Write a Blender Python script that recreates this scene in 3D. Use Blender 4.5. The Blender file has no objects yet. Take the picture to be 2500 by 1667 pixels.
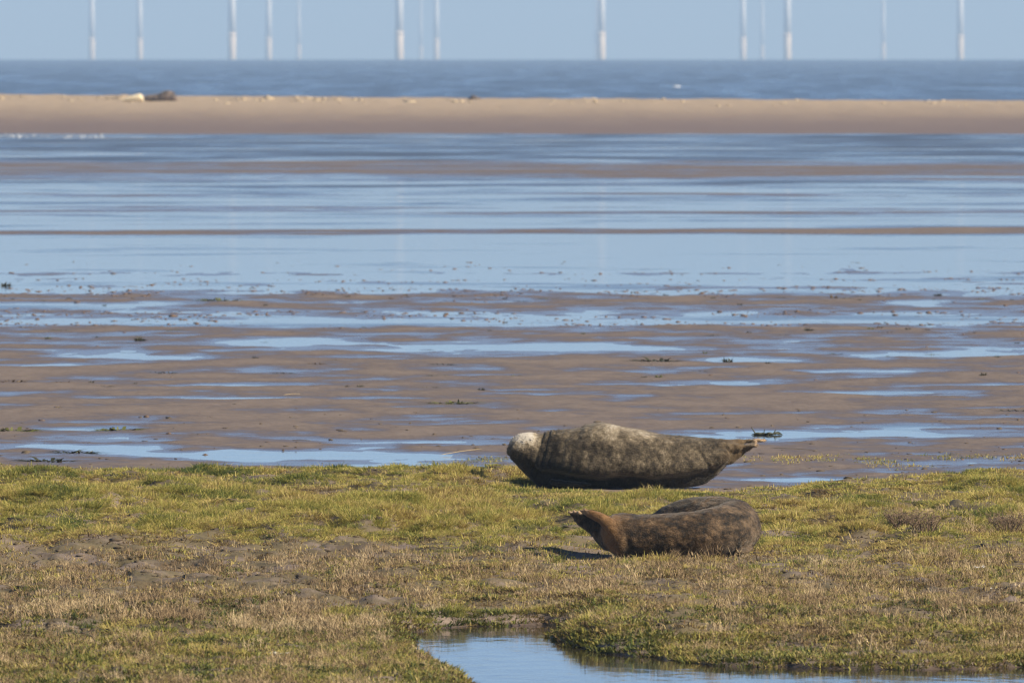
import bpy, bmesh, math, random
import numpy as np
from mathutils import Vector, Matrix

R = math.radians
rnd = random.Random(7)
rng = np.random.default_rng(11)
sc = bpy.context.scene
C = sc.collection

# ------------------------------------------------------------------ camera, sky, sun, exposure
CAM_H = 3.69            # eye height on the sea bank (m)
FPX = 27778.0           # focal length in pixels of the 2500 px wide photograph (400 mm lens)
LEVEL = 114.0           # row of eye level
cam_d = bpy.data.cameras.new('camera')
cam = bpy.data.objects.new('camera', cam_d)
C.objects.link(cam)
cam_d.lens = 400.0
cam_d.sensor_width = 36.0
cam_d.clip_start = 1.0
cam_d.clip_end = 40000.0
cam.location = (0, 0, CAM_H)
cam.rotation_euler = (R(90) - math.atan((833.5 - LEVEL) / FPX), 0, 0)
cam_d.dof.use_dof = True
cam_d.dof.focus_distance = 87.0
cam_d.dof.aperture_fstop = 11.0
sc.camera = cam

SUN_EL, SUN_AZ = R(34), R(120)        # azimuth clockwise from +Y (the view direction)
w = bpy.data.worlds.new('World')
sc.world = w
w.use_nodes = True
wn = w.node_tree
sky = wn.nodes.new('ShaderNodeTexSky')
sky.sky_type = 'NISHITA'
sky.sun_disc = False
sky.sun_elevation = SUN_EL
sky.sun_rotation = SUN_AZ
sky.altitude = 0
sky.air_density = 0.50
sky.dust_density = 0.2
sky.ozone_density = 4.5
bg = wn.nodes['Background']
bg.inputs['Strength'].default_value = 0.083
wn.links.new(sky.outputs[0], bg.inputs[0])

sun_d = bpy.data.lights.new('sun', 'SUN')
sun = bpy.data.objects.new('sun', sun_d)
C.objects.link(sun)
sun_d.energy = 5.0
sun_d.angle = R(0.53)
sun_d.color = (1.0, 0.88, 0.70)
to_sun = Vector((math.sin(SUN_AZ) * math.cos(SUN_EL), math.cos(SUN_AZ) * math.cos(SUN_EL), math.sin(SUN_EL)))
sun.rotation_euler = to_sun.to_track_quat('Z', 'Y').to_euler()
sun.location = (0, 0, 60)

sc.view_settings.view_transform = 'Standard'
sc.view_settings.look = 'None'
sc.view_settings.gamma = 1.0
sc.view_settings.exposure = 0.74
sc.cycles.max_bounces = 6
sc.cycles.volume_bounces = 0
sc.cycles.use_denoising = True
sc.cycles.filter_width = 1.15

# ------------------------------------------------------------------ small tools
K = 1.063                               # display pixels (2352 wide study picture) to photograph pixels
def ground_pt(xd, yd, z=0.0):
    """study-picture pixel -> world point on the level z"""
    d = FPX * (CAM_H - z) / (yd * K - LEVEL)
    return Vector(((xd * K - 1250) * d / FPX, d, z))

def lay(X, Y, z=0.1):
    """world X, Y -> layout coordinates used to place zones on the ground"""
    return (1250 + X * FPX / Y) / K, (LEVEL + FPX * (CAM_H - z) / Y) / K

def sstep(a, b, x):
    t = np.clip((x - a) / (b - a), 0, 1)
    return t * t * (3 - 2 * t)

def _hash(ix, iy, seed):
    h = (ix.astype(np.int64) * 374761393 + iy.astype(np.int64) * 668265263 + seed * 1442695041) & 0xFFFFFFFF
    h = ((h ^ (h >> 13)) * 1274126177) & 0xFFFFFFFF
    h = (h ^ (h >> 16)) & 0xFFFFFFFF
    return h.astype(np.float64) / 4294967295.0

def noise(x, y, seed=0):
    x = np.asarray(x, float); y = np.asarray(y, float)
    ix = np.floor(x); iy = np.floor(y)
    fx = x - ix; fy = y - iy
    def g(dx, dy):
        a = _hash(ix + dx, iy + dy, seed) * 2 * np.pi
        return np.cos(a) * (fx - dx) + np.sin(a) * (fy - dy)
    ux = fx * fx * fx * (fx * (fx * 6 - 15) + 10); uy = fy * fy * fy * (fy * (fy * 6 - 15) + 10)
    a = g(0, 0) * (1 - ux) + g(1, 0) * ux
    b = g(0, 1) * (1 - ux) + g(1, 1) * ux
    return (a * (1 - uy) + b * uy) * 1.5

def fbm(x, y, seed=0, oct=4, gain=0.5):
    s = 0; a = 1.0; t = 0
    for o in range(oct):
        s = s + a * noise(x * 2 ** o + o * 17.3, y * 2 ** o - o * 9.1, seed + o)
        t += a; a *= gain
    return s / t * 1.5

def blob(lx, ly, cx, cy, rx, ry):
    return np.exp(-((lx - cx) / rx) ** 2 - ((ly - cy) / ry) ** 2)

def mesh_np(name, V, F):
    V = np.asarray(V, np.float32); F = np.asarray(F, np.int32)
    me = bpy.data.meshes.new(name)
    k = F.shape[1]
    me.vertices.add(len(V)); me.vertices.foreach_set('co', V.ravel())
    me.loops.add(F.size); me.loops.foreach_set('vertex_index', F.ravel())
    me.polygons.add(len(F)); me.polygons.foreach_set('loop_start', np.arange(0, F.size, k, dtype=np.int32))
    me.update(calc_edges=True)
    return me

def smooth(me):
    me.polygons.foreach_set('use_smooth', np.ones(len(me.polygons), bool)); me.update()

def grid_faces(nr, nc):
    i = np.arange(nr - 1)[:, None] * nc + np.arange(nc - 1)[None, :]
    return np.stack([i, i + 1, i + nc + 1, i + nc], -1).reshape(-1, 4)

def link(name, me, mat=None, parent=None):
    o = bpy.data.objects.new(name, me)
    C.objects.link(o)
    if mat is not None and me is not None and not me.materials:
        me.materials.append(mat)
    if parent is not None:
        o.parent = parent
    return o

def tag(o, label=None, cat=None, group=None, kind=None):
    if label: o['label'] = label
    if cat: o['category'] = cat
    if group: o['group'] = group
    if kind: o['kind'] = kind
    return o

class N:
    """short-hand for building a material's nodes"""
    def __init__(s, name):
        s.m = bpy.data.materials.new(name); s.m.use_nodes = True
        s.t = s.m.node_tree; s.t.nodes.clear()
        s.out = s.t.nodes.new('ShaderNodeOutputMaterial')
    def n(s, typ, ins=None, **kw):
        nd = s.t.nodes.new('ShaderNode' + typ)
        for k, v in kw.items(): setattr(nd, k, v)
        for k, v in (ins or {}).items(): s.put(nd.inputs[k], v)
        return nd
    def put(s, sock, v):
        if isinstance(v, bpy.types.NodeSocket): s.t.links.new(v, sock)
        elif isinstance(v, bpy.types.Node): s.t.links.new(v.outputs[0], sock)
        else:
            if sock.type == 'RGBA' and len(v) == 3: v = (*v, 1)
            sock.default_value = v
    def math(s, op, a, b=None, clamp=False):
        nd = s.t.nodes.new('ShaderNodeMath'); nd.operation = op; nd.use_clamp = clamp
        s.put(nd.inputs[0], a)
        if b is not None: s.put(nd.inputs[1], b)
        return nd.outputs[0]
    def mix(s, f, a, b):
        nd = s.t.nodes.new('ShaderNodeMix'); nd.data_type = 'RGBA'
        s.put(nd.inputs[0], f); s.put(nd.inputs[6], a); s.put(nd.inputs[7], b)
        return nd.outputs[2]
    def rng(s, v, a, b, c=0.0, d=1.0, smooth=True):
        nd = s.t.nodes.new('ShaderNodeMapRange'); nd.interpolation_type = 'SMOOTHSTEP' if smooth else 'LINEAR'
        s.put(nd.inputs[0], v)
        for i, x in zip((1, 2, 3, 4), (a, b, c, d)): s.put(nd.inputs[i], x)
        return nd.outputs[0]
    def noise(s, vec, scale, detail=4, rough=0.55, col=False):
        nd = s.n('TexNoise', {'Scale': scale, 'Detail': detail, 'Roughness': rough})
        if vec is not None: s.put(nd.inputs['Vector'], vec)
        return nd.outputs['Color' if col else 'Fac']
    def vmul(s, vec, k):
        nd = s.n('VectorMath', operation='MULTIPLY'); s.put(nd.inputs[0], vec); nd.inputs[1].default_value = k
        return nd.outputs[0]
    def ramp(s, f, stops):
        nd = s.n('ValToRGB'); s.put(nd.inputs[0], f)
        e = nd.color_ramp.elements
        while len(e) < len(stops): e.new(0.5)
        for el, (p, c) in zip(e, stops): el.position = p; el.color = (*c, 1)
        return nd.outputs[0]
    def bsdf(s, **ins):
        b = s.n('BsdfPrincipled')
        for k, v in ins.items(): s.put(b.inputs[k.replace('_', ' ')], v)
        s.t.links.new(b.outputs[0], s.out.inputs['Surface'])
        return b
    def bump(s, h, strength, dist):
        nd = s.n('Bump', {'Strength': strength, 'Distance': dist}); s.put(nd.inputs['Height'], h)
        return nd.outputs[0]

# ------------------------------------------------------------------ ground materials
def mat_ground():
    m = N('mud')
    pos = m.n('NewGeometry').outputs['Position']
    sep = m.n('SeparateXYZ', {0: pos})
    n1 = m.noise(pos, 0.9, 5, 0.6)
    n2 = m.noise(pos, 9.0, 5, 0.65)
    n3 = m.noise(pos, 45.0, 4, 0.7)
    zz = m.math('ADD', sep.outputs[2], m.math('MULTIPLY', m.math('SUBTRACT', n1, 0.5), 0.030))
    zz = m.math('ADD', zz, m.math('MULTIPLY', m.math('SUBTRACT', m.noise(m.vmul(pos, (0.5, 0.5, 1)), 1.0, 6, 0.7), 0.5), 0.030))
    zz = m.math('ADD', zz, m.math('MULTIPLY', m.math('SUBTRACT', n2, 0.5), 0.012))
    dry = m.rng(zz, -0.002, 0.028)
    dry2 = m.math('MULTIPLY', dry, m.rng(n2, 0.3, 0.6, 0.5, 1.0))
    c_dry = m.mix(n3, (0.145, 0.110, 0.087), (0.245, 0.193, 0.154))
    c_wet = m.mix(n2, (0.072, 0.054, 0.044), (0.108, 0.080, 0.062))
    col = m.mix(dry2, c_wet, c_dry)
    n4 = m.noise(pos, 2.2, 4, 0.6)
    inland = m.math('MULTIPLY', m.rng(sep.outputs[2], 0.04, 0.08), m.rng(n4, 0.36, 0.56, 0, 0.85))
    col = m.mix(inland, col, m.mix(n3, (0.072, 0.060, 0.024), (0.155, 0.120, 0.055)))
    damp = m.math('MULTIPLY', m.rng(sep.outputs[2], 0.03, 0.06), m.rng(m.noise(m.vmul(pos, (1, .6, 1)), 1.3, 5, .65), 0.54, 0.64, 0, 0.75))
    col = m.mix(damp, col, m.mix(n3, (0.045, 0.032, 0.018), (0.095, 0.068, 0.036)))
    speck = m.rng(n3, 0.66, 0.74, 0, 0.6)
    col = m.mix(m.math('MULTIPLY', speck, n1), col, (0.035, 0.028, 0.018))
    rough = m.rng(dry, 0, 0.9, 0.19, 0.85)
    h = m.math('ADD', m.math('MULTIPLY', n2, 0.6), m.math('MULTIPLY', n3, 0.25))
    bs = m.rng(dry, 0, 1, 0.15, 0.9)
    nd = m.n('Bump', {'Distance': 0.03}); m.put(nd.inputs['Height'], h); m.put(nd.inputs['Strength'], bs)
    m.bsdf(Base_Color=col, Roughness=rough, IOR=1.38, Normal=nd.outputs[0])
    return m.m

def mat_sand():
    m = N('bank_sand')
    pos = m.n('NewGeometry').outputs['Position']
    sep = m.n('SeparateXYZ', {0: pos})
    st = m.vmul(pos, (0.25, 0.06, 1.0))
    n1 = m.noise(st, 1.0, 5, 0.6)
    n2 = m.noise(pos, 3.0, 5, 0.6)
    z = m.math('ADD', sep.outputs[2], m.math('MULTIPLY', m.math('SUBTRACT', n1, 0.5), 0.5))
    dry = m.rng(z, 0.10, 1.15)
    wet = m.mix(n2, (0.140, 0.095, 0.070), (0.190, 0.132, 0.098))
    dr = m.mix(n2, (0.30, 0.222, 0.145), (0.39, 0.295, 0.195))
    col = m.mix(dry, wet, dr)
    m.bsdf(Base_Color=col, Roughness=m.rng(dry, 0, 1, 0.6, 0.9), Normal=m.bump(n2, 0.5, 0.15))
    return m.m

def mat_water(name, base, scale, dist, calm, ruffled, stretch, patch, exposed=None):
    """water ruffled by wind in long patches: calm and ruffled are (bump strength, roughness)"""
    m = N(name)
    pos = m.n('NewGeometry').outputs['Position']
    h = m.noise(m.vmul(pos, stretch), scale, 3, 0.5)
    pt = m.rng(m.noise(m.vmul(pos, patch), 1.0, 7, 0.68), 0.36, 0.66)
    if exposed:                                     # open water farther out is ruffled more than the sheltered shallows
        far = m.rng(m.n('SeparateXYZ', {0: pos}).outputs[1], exposed[0], exposed[1], -0.85, 0.22)
        pt = m.math('ADD', m.math('MULTIPLY', m.math('SUBTRACT', pt, 0.5), 1.5), m.math('ADD', far, 0.5), clamp=True)
    nd = m.n('Bump', {'Distance': dist}); m.put(nd.inputs['Height'], h)
    m.put(nd.inputs['Strength'], m.rng(pt, 0, 1, calm[0], ruffled[0], False))
    m.bsdf(Base_Color=base, Roughness=m.rng(pt, 0, 1, calm[1], ruffled[1], False), IOR=1.333, Normal=nd.outputs[0])
    return m.m

def mat_flat(name, col, rough=0.8, var=0.25, scale=30.0):
    m = N(name)
    co = m.n('TexCoord').outputs['Object']
    n = m.noise(co, scale, 4, 0.6)
    lo = tuple(c * (1 - var) for c in col); hi = tuple(min(1, c * (1 + var)) for c in col)
    m.bsdf(Base_Color=m.mix(n, lo, hi), Roughness=rough)
    return m.m

M_MUD = mat_ground()
M_SAND = mat_sand()
M_POOL = mat_water('pool_water', (0.035, 0.028, 0.018), 6.0, 0.02, (0.10, 0.05), (0.25, 0.08), (1, 0.5, 1), (1, .4, 1))
M_FLATW = mat_water('flat_water', (0.045, 0.045, 0.045), 3.0, 0.05, (0.08, 0.07), (0.6, 0.36), (1, 0.6, 1), (0.10, 0.14, 1), (195, 400))
M_SEA = mat_water('sea_water', (0.055, 0.090, 0.150), 0.25, 0.6, (0.4, 0.22), (0.9, 0.50), (1, 0.4, 1), (0.25, 0.016, 1))

# ------------------------------------------------------------------ the lie of the land
EDGE_X = [-600, 0, 300, 700, 1000, 1150, 1250, 1350, 1650, 1800, 2000, 2100, 2352, 3000]
EDGE_Y = [1072, 1074, 1086, 1083, 1079, 1082, 1098, 1116, 1116, 1108, 1106, 1094, 1084, 1084]
POOL = [(944, 1458), (1000, 1443), (1120, 1439), (1250, 1434), (1310, 1440), (1258, 1466), (1300, 1487), (1400, 1503), (1520, 1518),
        (1700, 1531), (1900, 1536), (2100, 1540), (2400, 1533), (2800, 1540), (2900, 1800), (1700, 1900), (1250, 1800), (1130, 1590),
        (1070, 1556), (1002, 1528), (970, 1496)]
POOL_W = np.array([tuple(ground_pt(a, b, 0.0))[:2] for a, b in POOL])

def poly_dist(X, Y, P):
    """signed distance (m) to polygon P, negative inside"""
    best = np.full(X.shape, 1e9); inside = np.zeros(X.shape, bool)
    n = len(P)
    for i in range(n):
        ax, ay = P[i]; bx, by = P[(i + 1) % n]
        ex, ey = bx - ax, by - ay
        t = np.clip(((X - ax) * ex + (Y - ay) * ey) / (ex * ex + ey * ey + 1e-12), 0, 1)
        best = np.minimum(best, np.hypot(X - ax - t * ex, Y - ay - t * ey))
        c = ((ay > Y) != (by > Y)) & (X < (bx - ax) * (Y - ay) / (by - ay + 1e-12) + ax)
        inside ^= c
    return np.where(inside, -best, best)

BIAS = [(290, .02), (308, .0), (314, -.015), (340, -.022), (368, -.014), (372, .006), (382, .012), (394, .013), (403, .009), (408, .000), (414, .003), (421, -.006),
        (440, -.012), (447, .003), (456, -.007), (480, -.006), (488, .004), (496, -.003), (505, -.012), (520, -.012), (526, .011), (537, .012),
        (541, -.02), (560, -.032), (590, -.026), (605, -.010), (622, -.007), (627, .003), (634, -.005), (655, -.004), (672, .001), (682, .013), (700, .013),
        (716, .009), (726, .000), (742, .001), (752, .012), (768, .014), (785, .010), (805, .010), (822, .014), (840, .018), (870, .017),
        (900, .017), (925, .020), (955, .018), (975, .016), (1000, .016), (1030, .014), (1055, .016), (1090, .014), (1130, .02)]
POOLS = [  # cx, cy, rx, ry, depth: standing water on the mud flat
    (660, 1046, 320, 15, .034), (200, 1027, 300, 5, .018), (1000, 1071, 260, 5, .018), (1000, 1017, 220, 4, .014), (1930, 997, 300, 11, .030), (2300, 980, 300, 4, .018),
    (1690, 880, 150, 7, .024), (2050, 902, 260, 4, .016), (285, 818, 130, 8, .026), (660, 788, 160, 9, .026), (1060, 800, 260, 6, .016),
    (1320, 797, 140, 10, .022), (2150, 815, 260, 6, .022), (1720, 828, 130, 6, .022), (2000, 853, 200, 5, .018), (1600, 845, 120, 4, .014), (560, 886, 280, 4, .018),
    (1130, 896, 130, 3, .016), (620, 915, 420, 3, .015), (190, 984, 110, 3, .020), (1295, 945, 50, 3, .014), (2115, 693, 100, 5, .022),
    (180, 702, 260, 8, .022), (500, 740, 330, 7, .018), (1120, 742, 250, 6, .014), (1750, 738, 300, 5, .016), (2200, 735, 240, 6, .018), (1990, 1102, 330, 5, .034),
    (2320, 937, 80, 3, .014), (1000, 765, 90, 4, .014), (2290, 885, 90, 3, .014), (120, 840, 130, 3, .012), (1250, 862, 150, 3, .008), (820, 820, 160, 3, .010)]

SEAL_B = (1.034, 93.7, 0.055)      # the seal at the turf's edge
SEAL_F = (1.09, 80.0, 0.105)       # the seal in the grass

mr = np.random.default_rng(77)
MOUNDS = []                        # grassy hummocks: x, y, radius across, radius along, height, tint
for _ in range(170):
    a_, b_ = mr.uniform(-250, 2600), mr.uniform(1092, 1252)
    p_ = ground_pt(a_, b_, 0.1)
    if 700 < a_ < 1200 and 1140 < b_ < 1168: continue
    e_ = b_ - np.interp(a_, EDGE_X, EDGE_Y)
    if e_ < 14: continue
    if np.hypot((p_.x - SEAL_B[0]) / 1.7, (p_.y - SEAL_B[1] + 2.6) / 4.2) < 1 or np.hypot((p_.x - SEAL_F[0] + .1) / 1.3, (p_.y - SEAL_F[1]) / 2.2) < 1: continue
    MOUNDS.append((p_.x, p_.y, mr.uniform(.18, .5), mr.uniform(.25, .7), mr.uniform(.03, .10) * min(1, e_ / 55), mr.choice([.30, .42, .48, .52, .58, .66])))
for _ in range(70):
    a_, b_ = mr.uniform(-250, 2600), mr.uniform(1262, 1500)
    p_ = ground_pt(a_, b_, 0.1)
    if np.hypot((p_.x - SEAL_F[0]) / 1.3, (p_.y - SEAL_F[1]) / 3.0) < 1: continue
    MOUNDS.append((p_.x, p_.y, mr.uniform(.12, .4), mr.uniform(.2, .5), mr.uniform(.010, .035), mr.choice([.35, .48, .6, .7, .8])))

def mound_at(X, Y):
    """height, nearness (0 to 1) and tint of the hummocks at X, Y"""
    H_ = np.zeros(X.shape); W_ = np.zeros(X.shape); T_ = np.zeros(X.shape)
    order = np.argsort(Y, axis=None); ys = Y.ravel()[order]; xf = X.ravel()
    hf, wf_, tf = H_.ravel(), W_.ravel(), T_.ravel()
    for mx, my, rx, ry, hh, tt in MOUNDS:
        i0, i1 = np.searchsorted(ys, (my - 2.2 * ry, my + 2.2 * ry))
        idx = order[i0:i1]; idx = idx[np.abs(xf[idx] - mx) < 2.2 * rx]
        g = np.exp(-((xf[idx] - mx) / rx) ** 2 - ((Y.ravel()[idx] - my) / ry) ** 2)
        hf[idx] = np.maximum(hf[idx], hh * g)
        b = g > wf_[idx]; ib = idx[b]
        wf_[ib] = g[b]; tf[ib] = tt
    return hf.reshape(X.shape), wf_.reshape(X.shape), tf.reshape(X.shape)

def flat_z(X, Y):
    lx, ly = lay(X, Y, 0.0)
    by, bv = zip(*BIAS)
    wob = fbm(X / 9, Y / 30, 5, 3) * (3 + 3 * sstep(150, 250, Y))
    b = np.interp(ly + wob, by, bv)
    near = fbm(X / 1.6, Y / 3.2, 21, 5, 0.55)
    far = fbm(X / 12, Y / 5.5, 33, 5, 0.6)
    wf = sstep(170, 250, Y)
    z = b - 0.002 * (1 - wf) + near * (1 - wf) * 0.015 + 0.004 * (1 - wf) * fbm(X / 0.45, Y / 2.2, 26, 3) + far * wf * 0.017 + 0.011 * wf * fbm(X / 16, Y / 2.2, 35, 4, .6) + noise(X / 0.25, Y / 0.5, 3) * 0.0025 * (1 - wf)
    for cx, cy, rx, ry, dp in POOLS:
        z = z - dp * blob(lx + 40 * noise(X / 1.3, Y / 3, 77), ly + ry * 0.7 * noise(X / 0.8, Y / 2.5, 78), cx, cy, rx, ry)
    return z

def land_z(X, Y):
    lx, ly = lay(X, Y, 0.1)
    z = 0.105 + 0.030 * fbm(X / 1.6, Y / 2.6, 41, 3) + 0.024 * fbm(X / 0.45, Y / 0.7, 52, 3)
    hum = np.abs(fbm(X / 1.0, Y / 1.8, 61, 4, .55))
    rough = sstep(1270, 1330, ly)
    z = z + 0.13 * (0.28 - hum) * (1 - 0.4 * rough) + rough * (0.014 * noise(X / 0.16, Y / 0.2, 66) + 0.022 * noise(X / 0.3, Y / 0.5, 67))
    z = z + 0.016 * fbm(X / 0.16, Y / 0.22, 68, 3, .6) + mound_at(X, Y)[0]
    # tussock bank in the middle, with a short steep face towards the viewer
    fr = 1236 + 9 * noise(X / 0.5, Y / 6, 71) - 0.00012 * (lx - 880) ** 2
    z = z + 0.105 * sstep(fr, fr - 7, ly) * sstep(fr - 75, fr - 22, ly) * sstep(480, 640, lx) * sstep(1210, 1090, lx)
    z = z + 0.06 * blob(lx, ly, 250, 1112, 240, 10) + 0.07 * blob(lx, ly, 120, 1170, 160, 16) + 0.05 * blob(lx, ly, 420, 1205, 180, 10)
    z = z + 0.05 * blob(lx, ly, 1000, 1100, 160, 9) + 0.06 * blob(lx, ly, 2090, 1222, 110, 8) + 0.04 * blob(lx, ly, 1450, 1160, 100, 8)
    z = z - 0.05 * blob(lx, ly, 850, 1155, 220, 9) - 0.04 * blob(lx, ly, 500, 1100, 200, 6) - 0.05 * blob(lx, ly, 1000, 1248, 200, 7)
    # trampled holes
    for cx, cy, rx, ry in ((268, 1296, 14, 3), (425, 1300, 14, 3), (345, 1345, 26, 6), (285, 1332, 10, 5), (660, 1270, 16, 3)):
        z = z - 0.09 * blob(lx, ly, cx, cy, rx, ry)
    z = z + 0.06 * blob(lx, ly, 460, 1340, 50, 6)
    # turf's edge down to the flat
    e = np.interp(lx, EDGE_X, EDGE_Y) + 5 * noise(X / 0.7, Y / 8, 81)
    f = flat_z(X, Y)
    t = sstep(e - 12, e + 5, ly)
    z = f + (z - f) * t
    # pool
    d = poly_dist(X, Y, POOL_W) + 0.10 * noise(X / 0.35, Y / 0.9, 91) + 0.05 * noise(X / 0.1, Y / 0.3, 92)
    beach = sstep(1750, 2050, lx) * sstep(1500, 1530, ly)
    low = sstep(1290, 1340, lx) * sstep(1455, 1470, ly)          # the tongue of land on the pool's right is low
    z = z + (0.045 + 0.02 * fbm(X / .3, Y / .5, 97, 3) - z) * low * sstep(2.2, 0.6, d)
    z = z + (0.06 + 0.02 * fbm(X / .3, Y / .5, 98, 3) - z) * 0.7 * sstep(1.6, 0.5, d) * sstep(1300, 1200, lx)
    wdt = 0.26 + 0.9 * beach
    z = -0.06 + (z + 0.06) * sstep(-0.08, wdt, d)
    # beds under the two seals
    for (sx, sy, sz), rx, ry, oy in ((SEAL_B, 1.35, 2.0, -1.2), (SEAL_F, 0.95, 1.3, -0.2)):
        q = np.hypot((X - sx) / rx, (Y - sy - oy) / ry)
        k = 1 - sstep(0.75, 1.25, q)
        z = z + (sz - 0.006 + 0.008 * noise(X / 0.2, Y / 0.2, 95) - z) * k
    lee = np.exp(-((X - SEAL_F[0] + .82) / .36) ** 2) * sstep(81.9, 81.2, Y)
    z = z + lee * (0.10 * sstep(79.9, 80.5, Y) - 0.03 * sstep(78.5, 79.6, Y))
    return z

def ground_z(X, Y):
    X = np.asarray(X, float); Y = np.asarray(Y, float)
    lx, ly = lay(X, Y, 0.1)
    e = np.interp(lx, EDGE_X, EDGE_Y)
    z = np.where(ly > e - 30, land_z(X, Y), flat_z(X, Y))
    return np.where(Y < 97.5, z, flat_z(X, Y)) if False else z

def gz(x, y):
    return float(ground_z(np.array([x]), np.array([y]))[0])

rows_y = np.concatenate([np.array([-60., -20., 10., 30., 45., 52.]), np.arange(56, 64, 0.25), np.arange(64, 98, 0.06),
                         FPX * CAM_H / (np.linspace(FPX * CAM_H / 98 + LEVEL, 320.0, 620) - LEVEL)])
u_in = np.linspace(-1, 1, 331)
u_out = np.array([1.15, 1.5, 2.2, 3.5, 6, 12, 25, 50, 90])
u = np.concatenate([-u_out[::-1], u_in, u_out])
YY = np.repeat(rows_y[:, None], len(u), 1)
HW = np.maximum(4.4, 0.0640 * YY)
XX = u[None, :] * HW
ysafe = np.maximum(YY, 30.0)
ZZ = ground_z(XX, ysafe)
ZZ = np.where(YY < 40, 0.1 + (CAM_H - 1.8) * np.clip((40 - YY) / 40, 0, 1) ** 1.0, ZZ)
me = mesh_np('ground', np.stack([XX, YY, ZZ], -1).reshape(-1, 3), grid_faces(*XX.shape)); smooth(me)
tag(link('ground', me, M_MUD), 'brown tidal mud flat and salt marsh soil', kind='structure')

# far sand bank
def bank_z(X, Y):
    lx = (1250 + X * FPX / 540) / K
    h = np.interp(lx, [-4000, 0, 1000, 2352, 6000], [1.43, 1.36, 1.20, 1.06, 0.88])
    h = h + 0.035 * fbm(X / 3.0, Y / 8, 101, 4) + 0.03 * fbm(X / 0.9, Y / 4, 102, 3)
    for bx_, bh_, bw_ in ((285, .14, 14), (560, .10, 14), (620, .05, 20), (690, .08, 22), (770, .09, 16), (860, .05, 40), (1345, .09, 24), (1500, .05, 40), (50, .05, 40), (1750, .04, 60), (2150, .05, 40)):
        h = h + bh_ * np.exp(-((lx - bx_) / bw_) ** 2 - ((Y - 538) / 4) ** 2)
    foot = 481 + 2.5 * fbm(X / 9, Y * 0, 103, 3)
    up = np.clip((Y - foot) / (540 - foot), -0.3, 1)
    prof = np.where(up < 0, up * 0.3, up ** 1.25)
    z = h * np.where(Y < 540, prof, 1 - np.clip((Y - 552) / 60, 0, 1) * 1.7) + 0.012 * fbm(X / 1.2, Y / 2.5, 104, 3) * (up > 0)
    return z
by = np.concatenate([np.linspace(470, 536, 110), np.linspace(537, 560, 30), np.linspace(562, 640, 30)])
bu = np.concatenate([-u_out[::-1] * 34, np.linspace(-34, 34, 331), u_out * 34])
BY = np.repeat(by[:, None], len(bu), 1); BX = np.repeat(bu[None, :], len(by), 0)
me = mesh_np('sandbank', np.stack([BX, BY, bank_z(BX, BY)], -1).reshape(-1, 3), grid_faces(*BX.shape)); smooth(me)
tag(link('sandbank', me, M_SAND), 'long low sand bank in front of the sea', kind='structure')

# waters
def sheet(name, ys, half, z, mat, label, nx=40, curve=False):
    ys = np.asarray(ys, float); uu = np.linspace(-1, 1, nx)
    Yg = np.repeat(ys[:, None], nx, 1); Xg = uu[None, :] * half(ys)[:, None]
    Zg = np.full(Xg.shape, z)
    if curve: Zg = z - (Yg ** 2 + Xg ** 2) / (2 * 6.371e6)
    me = mesh_np(name, np.stack([Xg, Yg, Zg], -1).reshape(-1, 3), grid_faces(*Xg.shape)); smooth(me)
    return tag(link(name, me, mat), label, kind='structure')
sheet('pool_water', np.linspace(50, 80, 8), lambda y: y * 0 + 9, -0.004, M_POOL, 'narrow creek pool in the marsh', 8)
sheet('flat_water', np.concatenate([np.linspace(94.5, 200, 30), np.linspace(210, 500, 30)]), lambda y: y * 0 + 300, 0.0, M_FLATW, 'shallow tide water standing on the mud flat', 20)
sheet('sea', np.concatenate([np.linspace(560, 2000, 60), np.linspace(2030, 14000, 300)]), lambda y: 2500 + y * 0.25, -0.40, M_SEA, 'blue grey sea out to the horizon', 60, True)

# ------------------------------------------------------------------ seals
def pchip(xs, ys, q):
    """smooth monotone-ish interpolation through the points"""
    xs = np.asarray(xs, float); ys = np.asarray(ys, float)
    m = np.gradient(ys, xs)
    i = np.clip(np.searchsorted(xs, q) - 1, 0, len(xs) - 2)
    h = xs[i + 1] - xs[i]; t = (q - xs[i]) / h
    return ((2 * t ** 3 - 3 * t ** 2 + 1) * ys[i] + (t ** 3 - 2 * t ** 2 + t) * h * m[i] + (-2 * t ** 3 + 3 * t ** 2) * ys[i + 1] + (t ** 3 - t ** 2) * h * m[i + 1])

def loft(rings):
    """closed skin over a list of rings (n x 3 arrays)"""
    nr, nc = len(rings), len(rings[0])
    V = [r for r in rings]; V = list(np.concatenate(V)) + [rings[0].mean(0), rings[-1].mean(0)]
    F = []
    for i in range(nr - 1):
        for j in range(nc):
            a, b = i * nc + j, i * nc + (j + 1) % nc
            F.append((a, b, b + nc)); F.append((a, b + nc, a + nc))
    s, e = nr * nc, nr * nc + 1
    for j in range(nc):
        F.append((s, (j + 1) % nc, j)); F.append((e, (nr - 1) * nc + j, (nr - 1) * nc + (j + 1) % nc))
    return np.array(V), F

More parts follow.
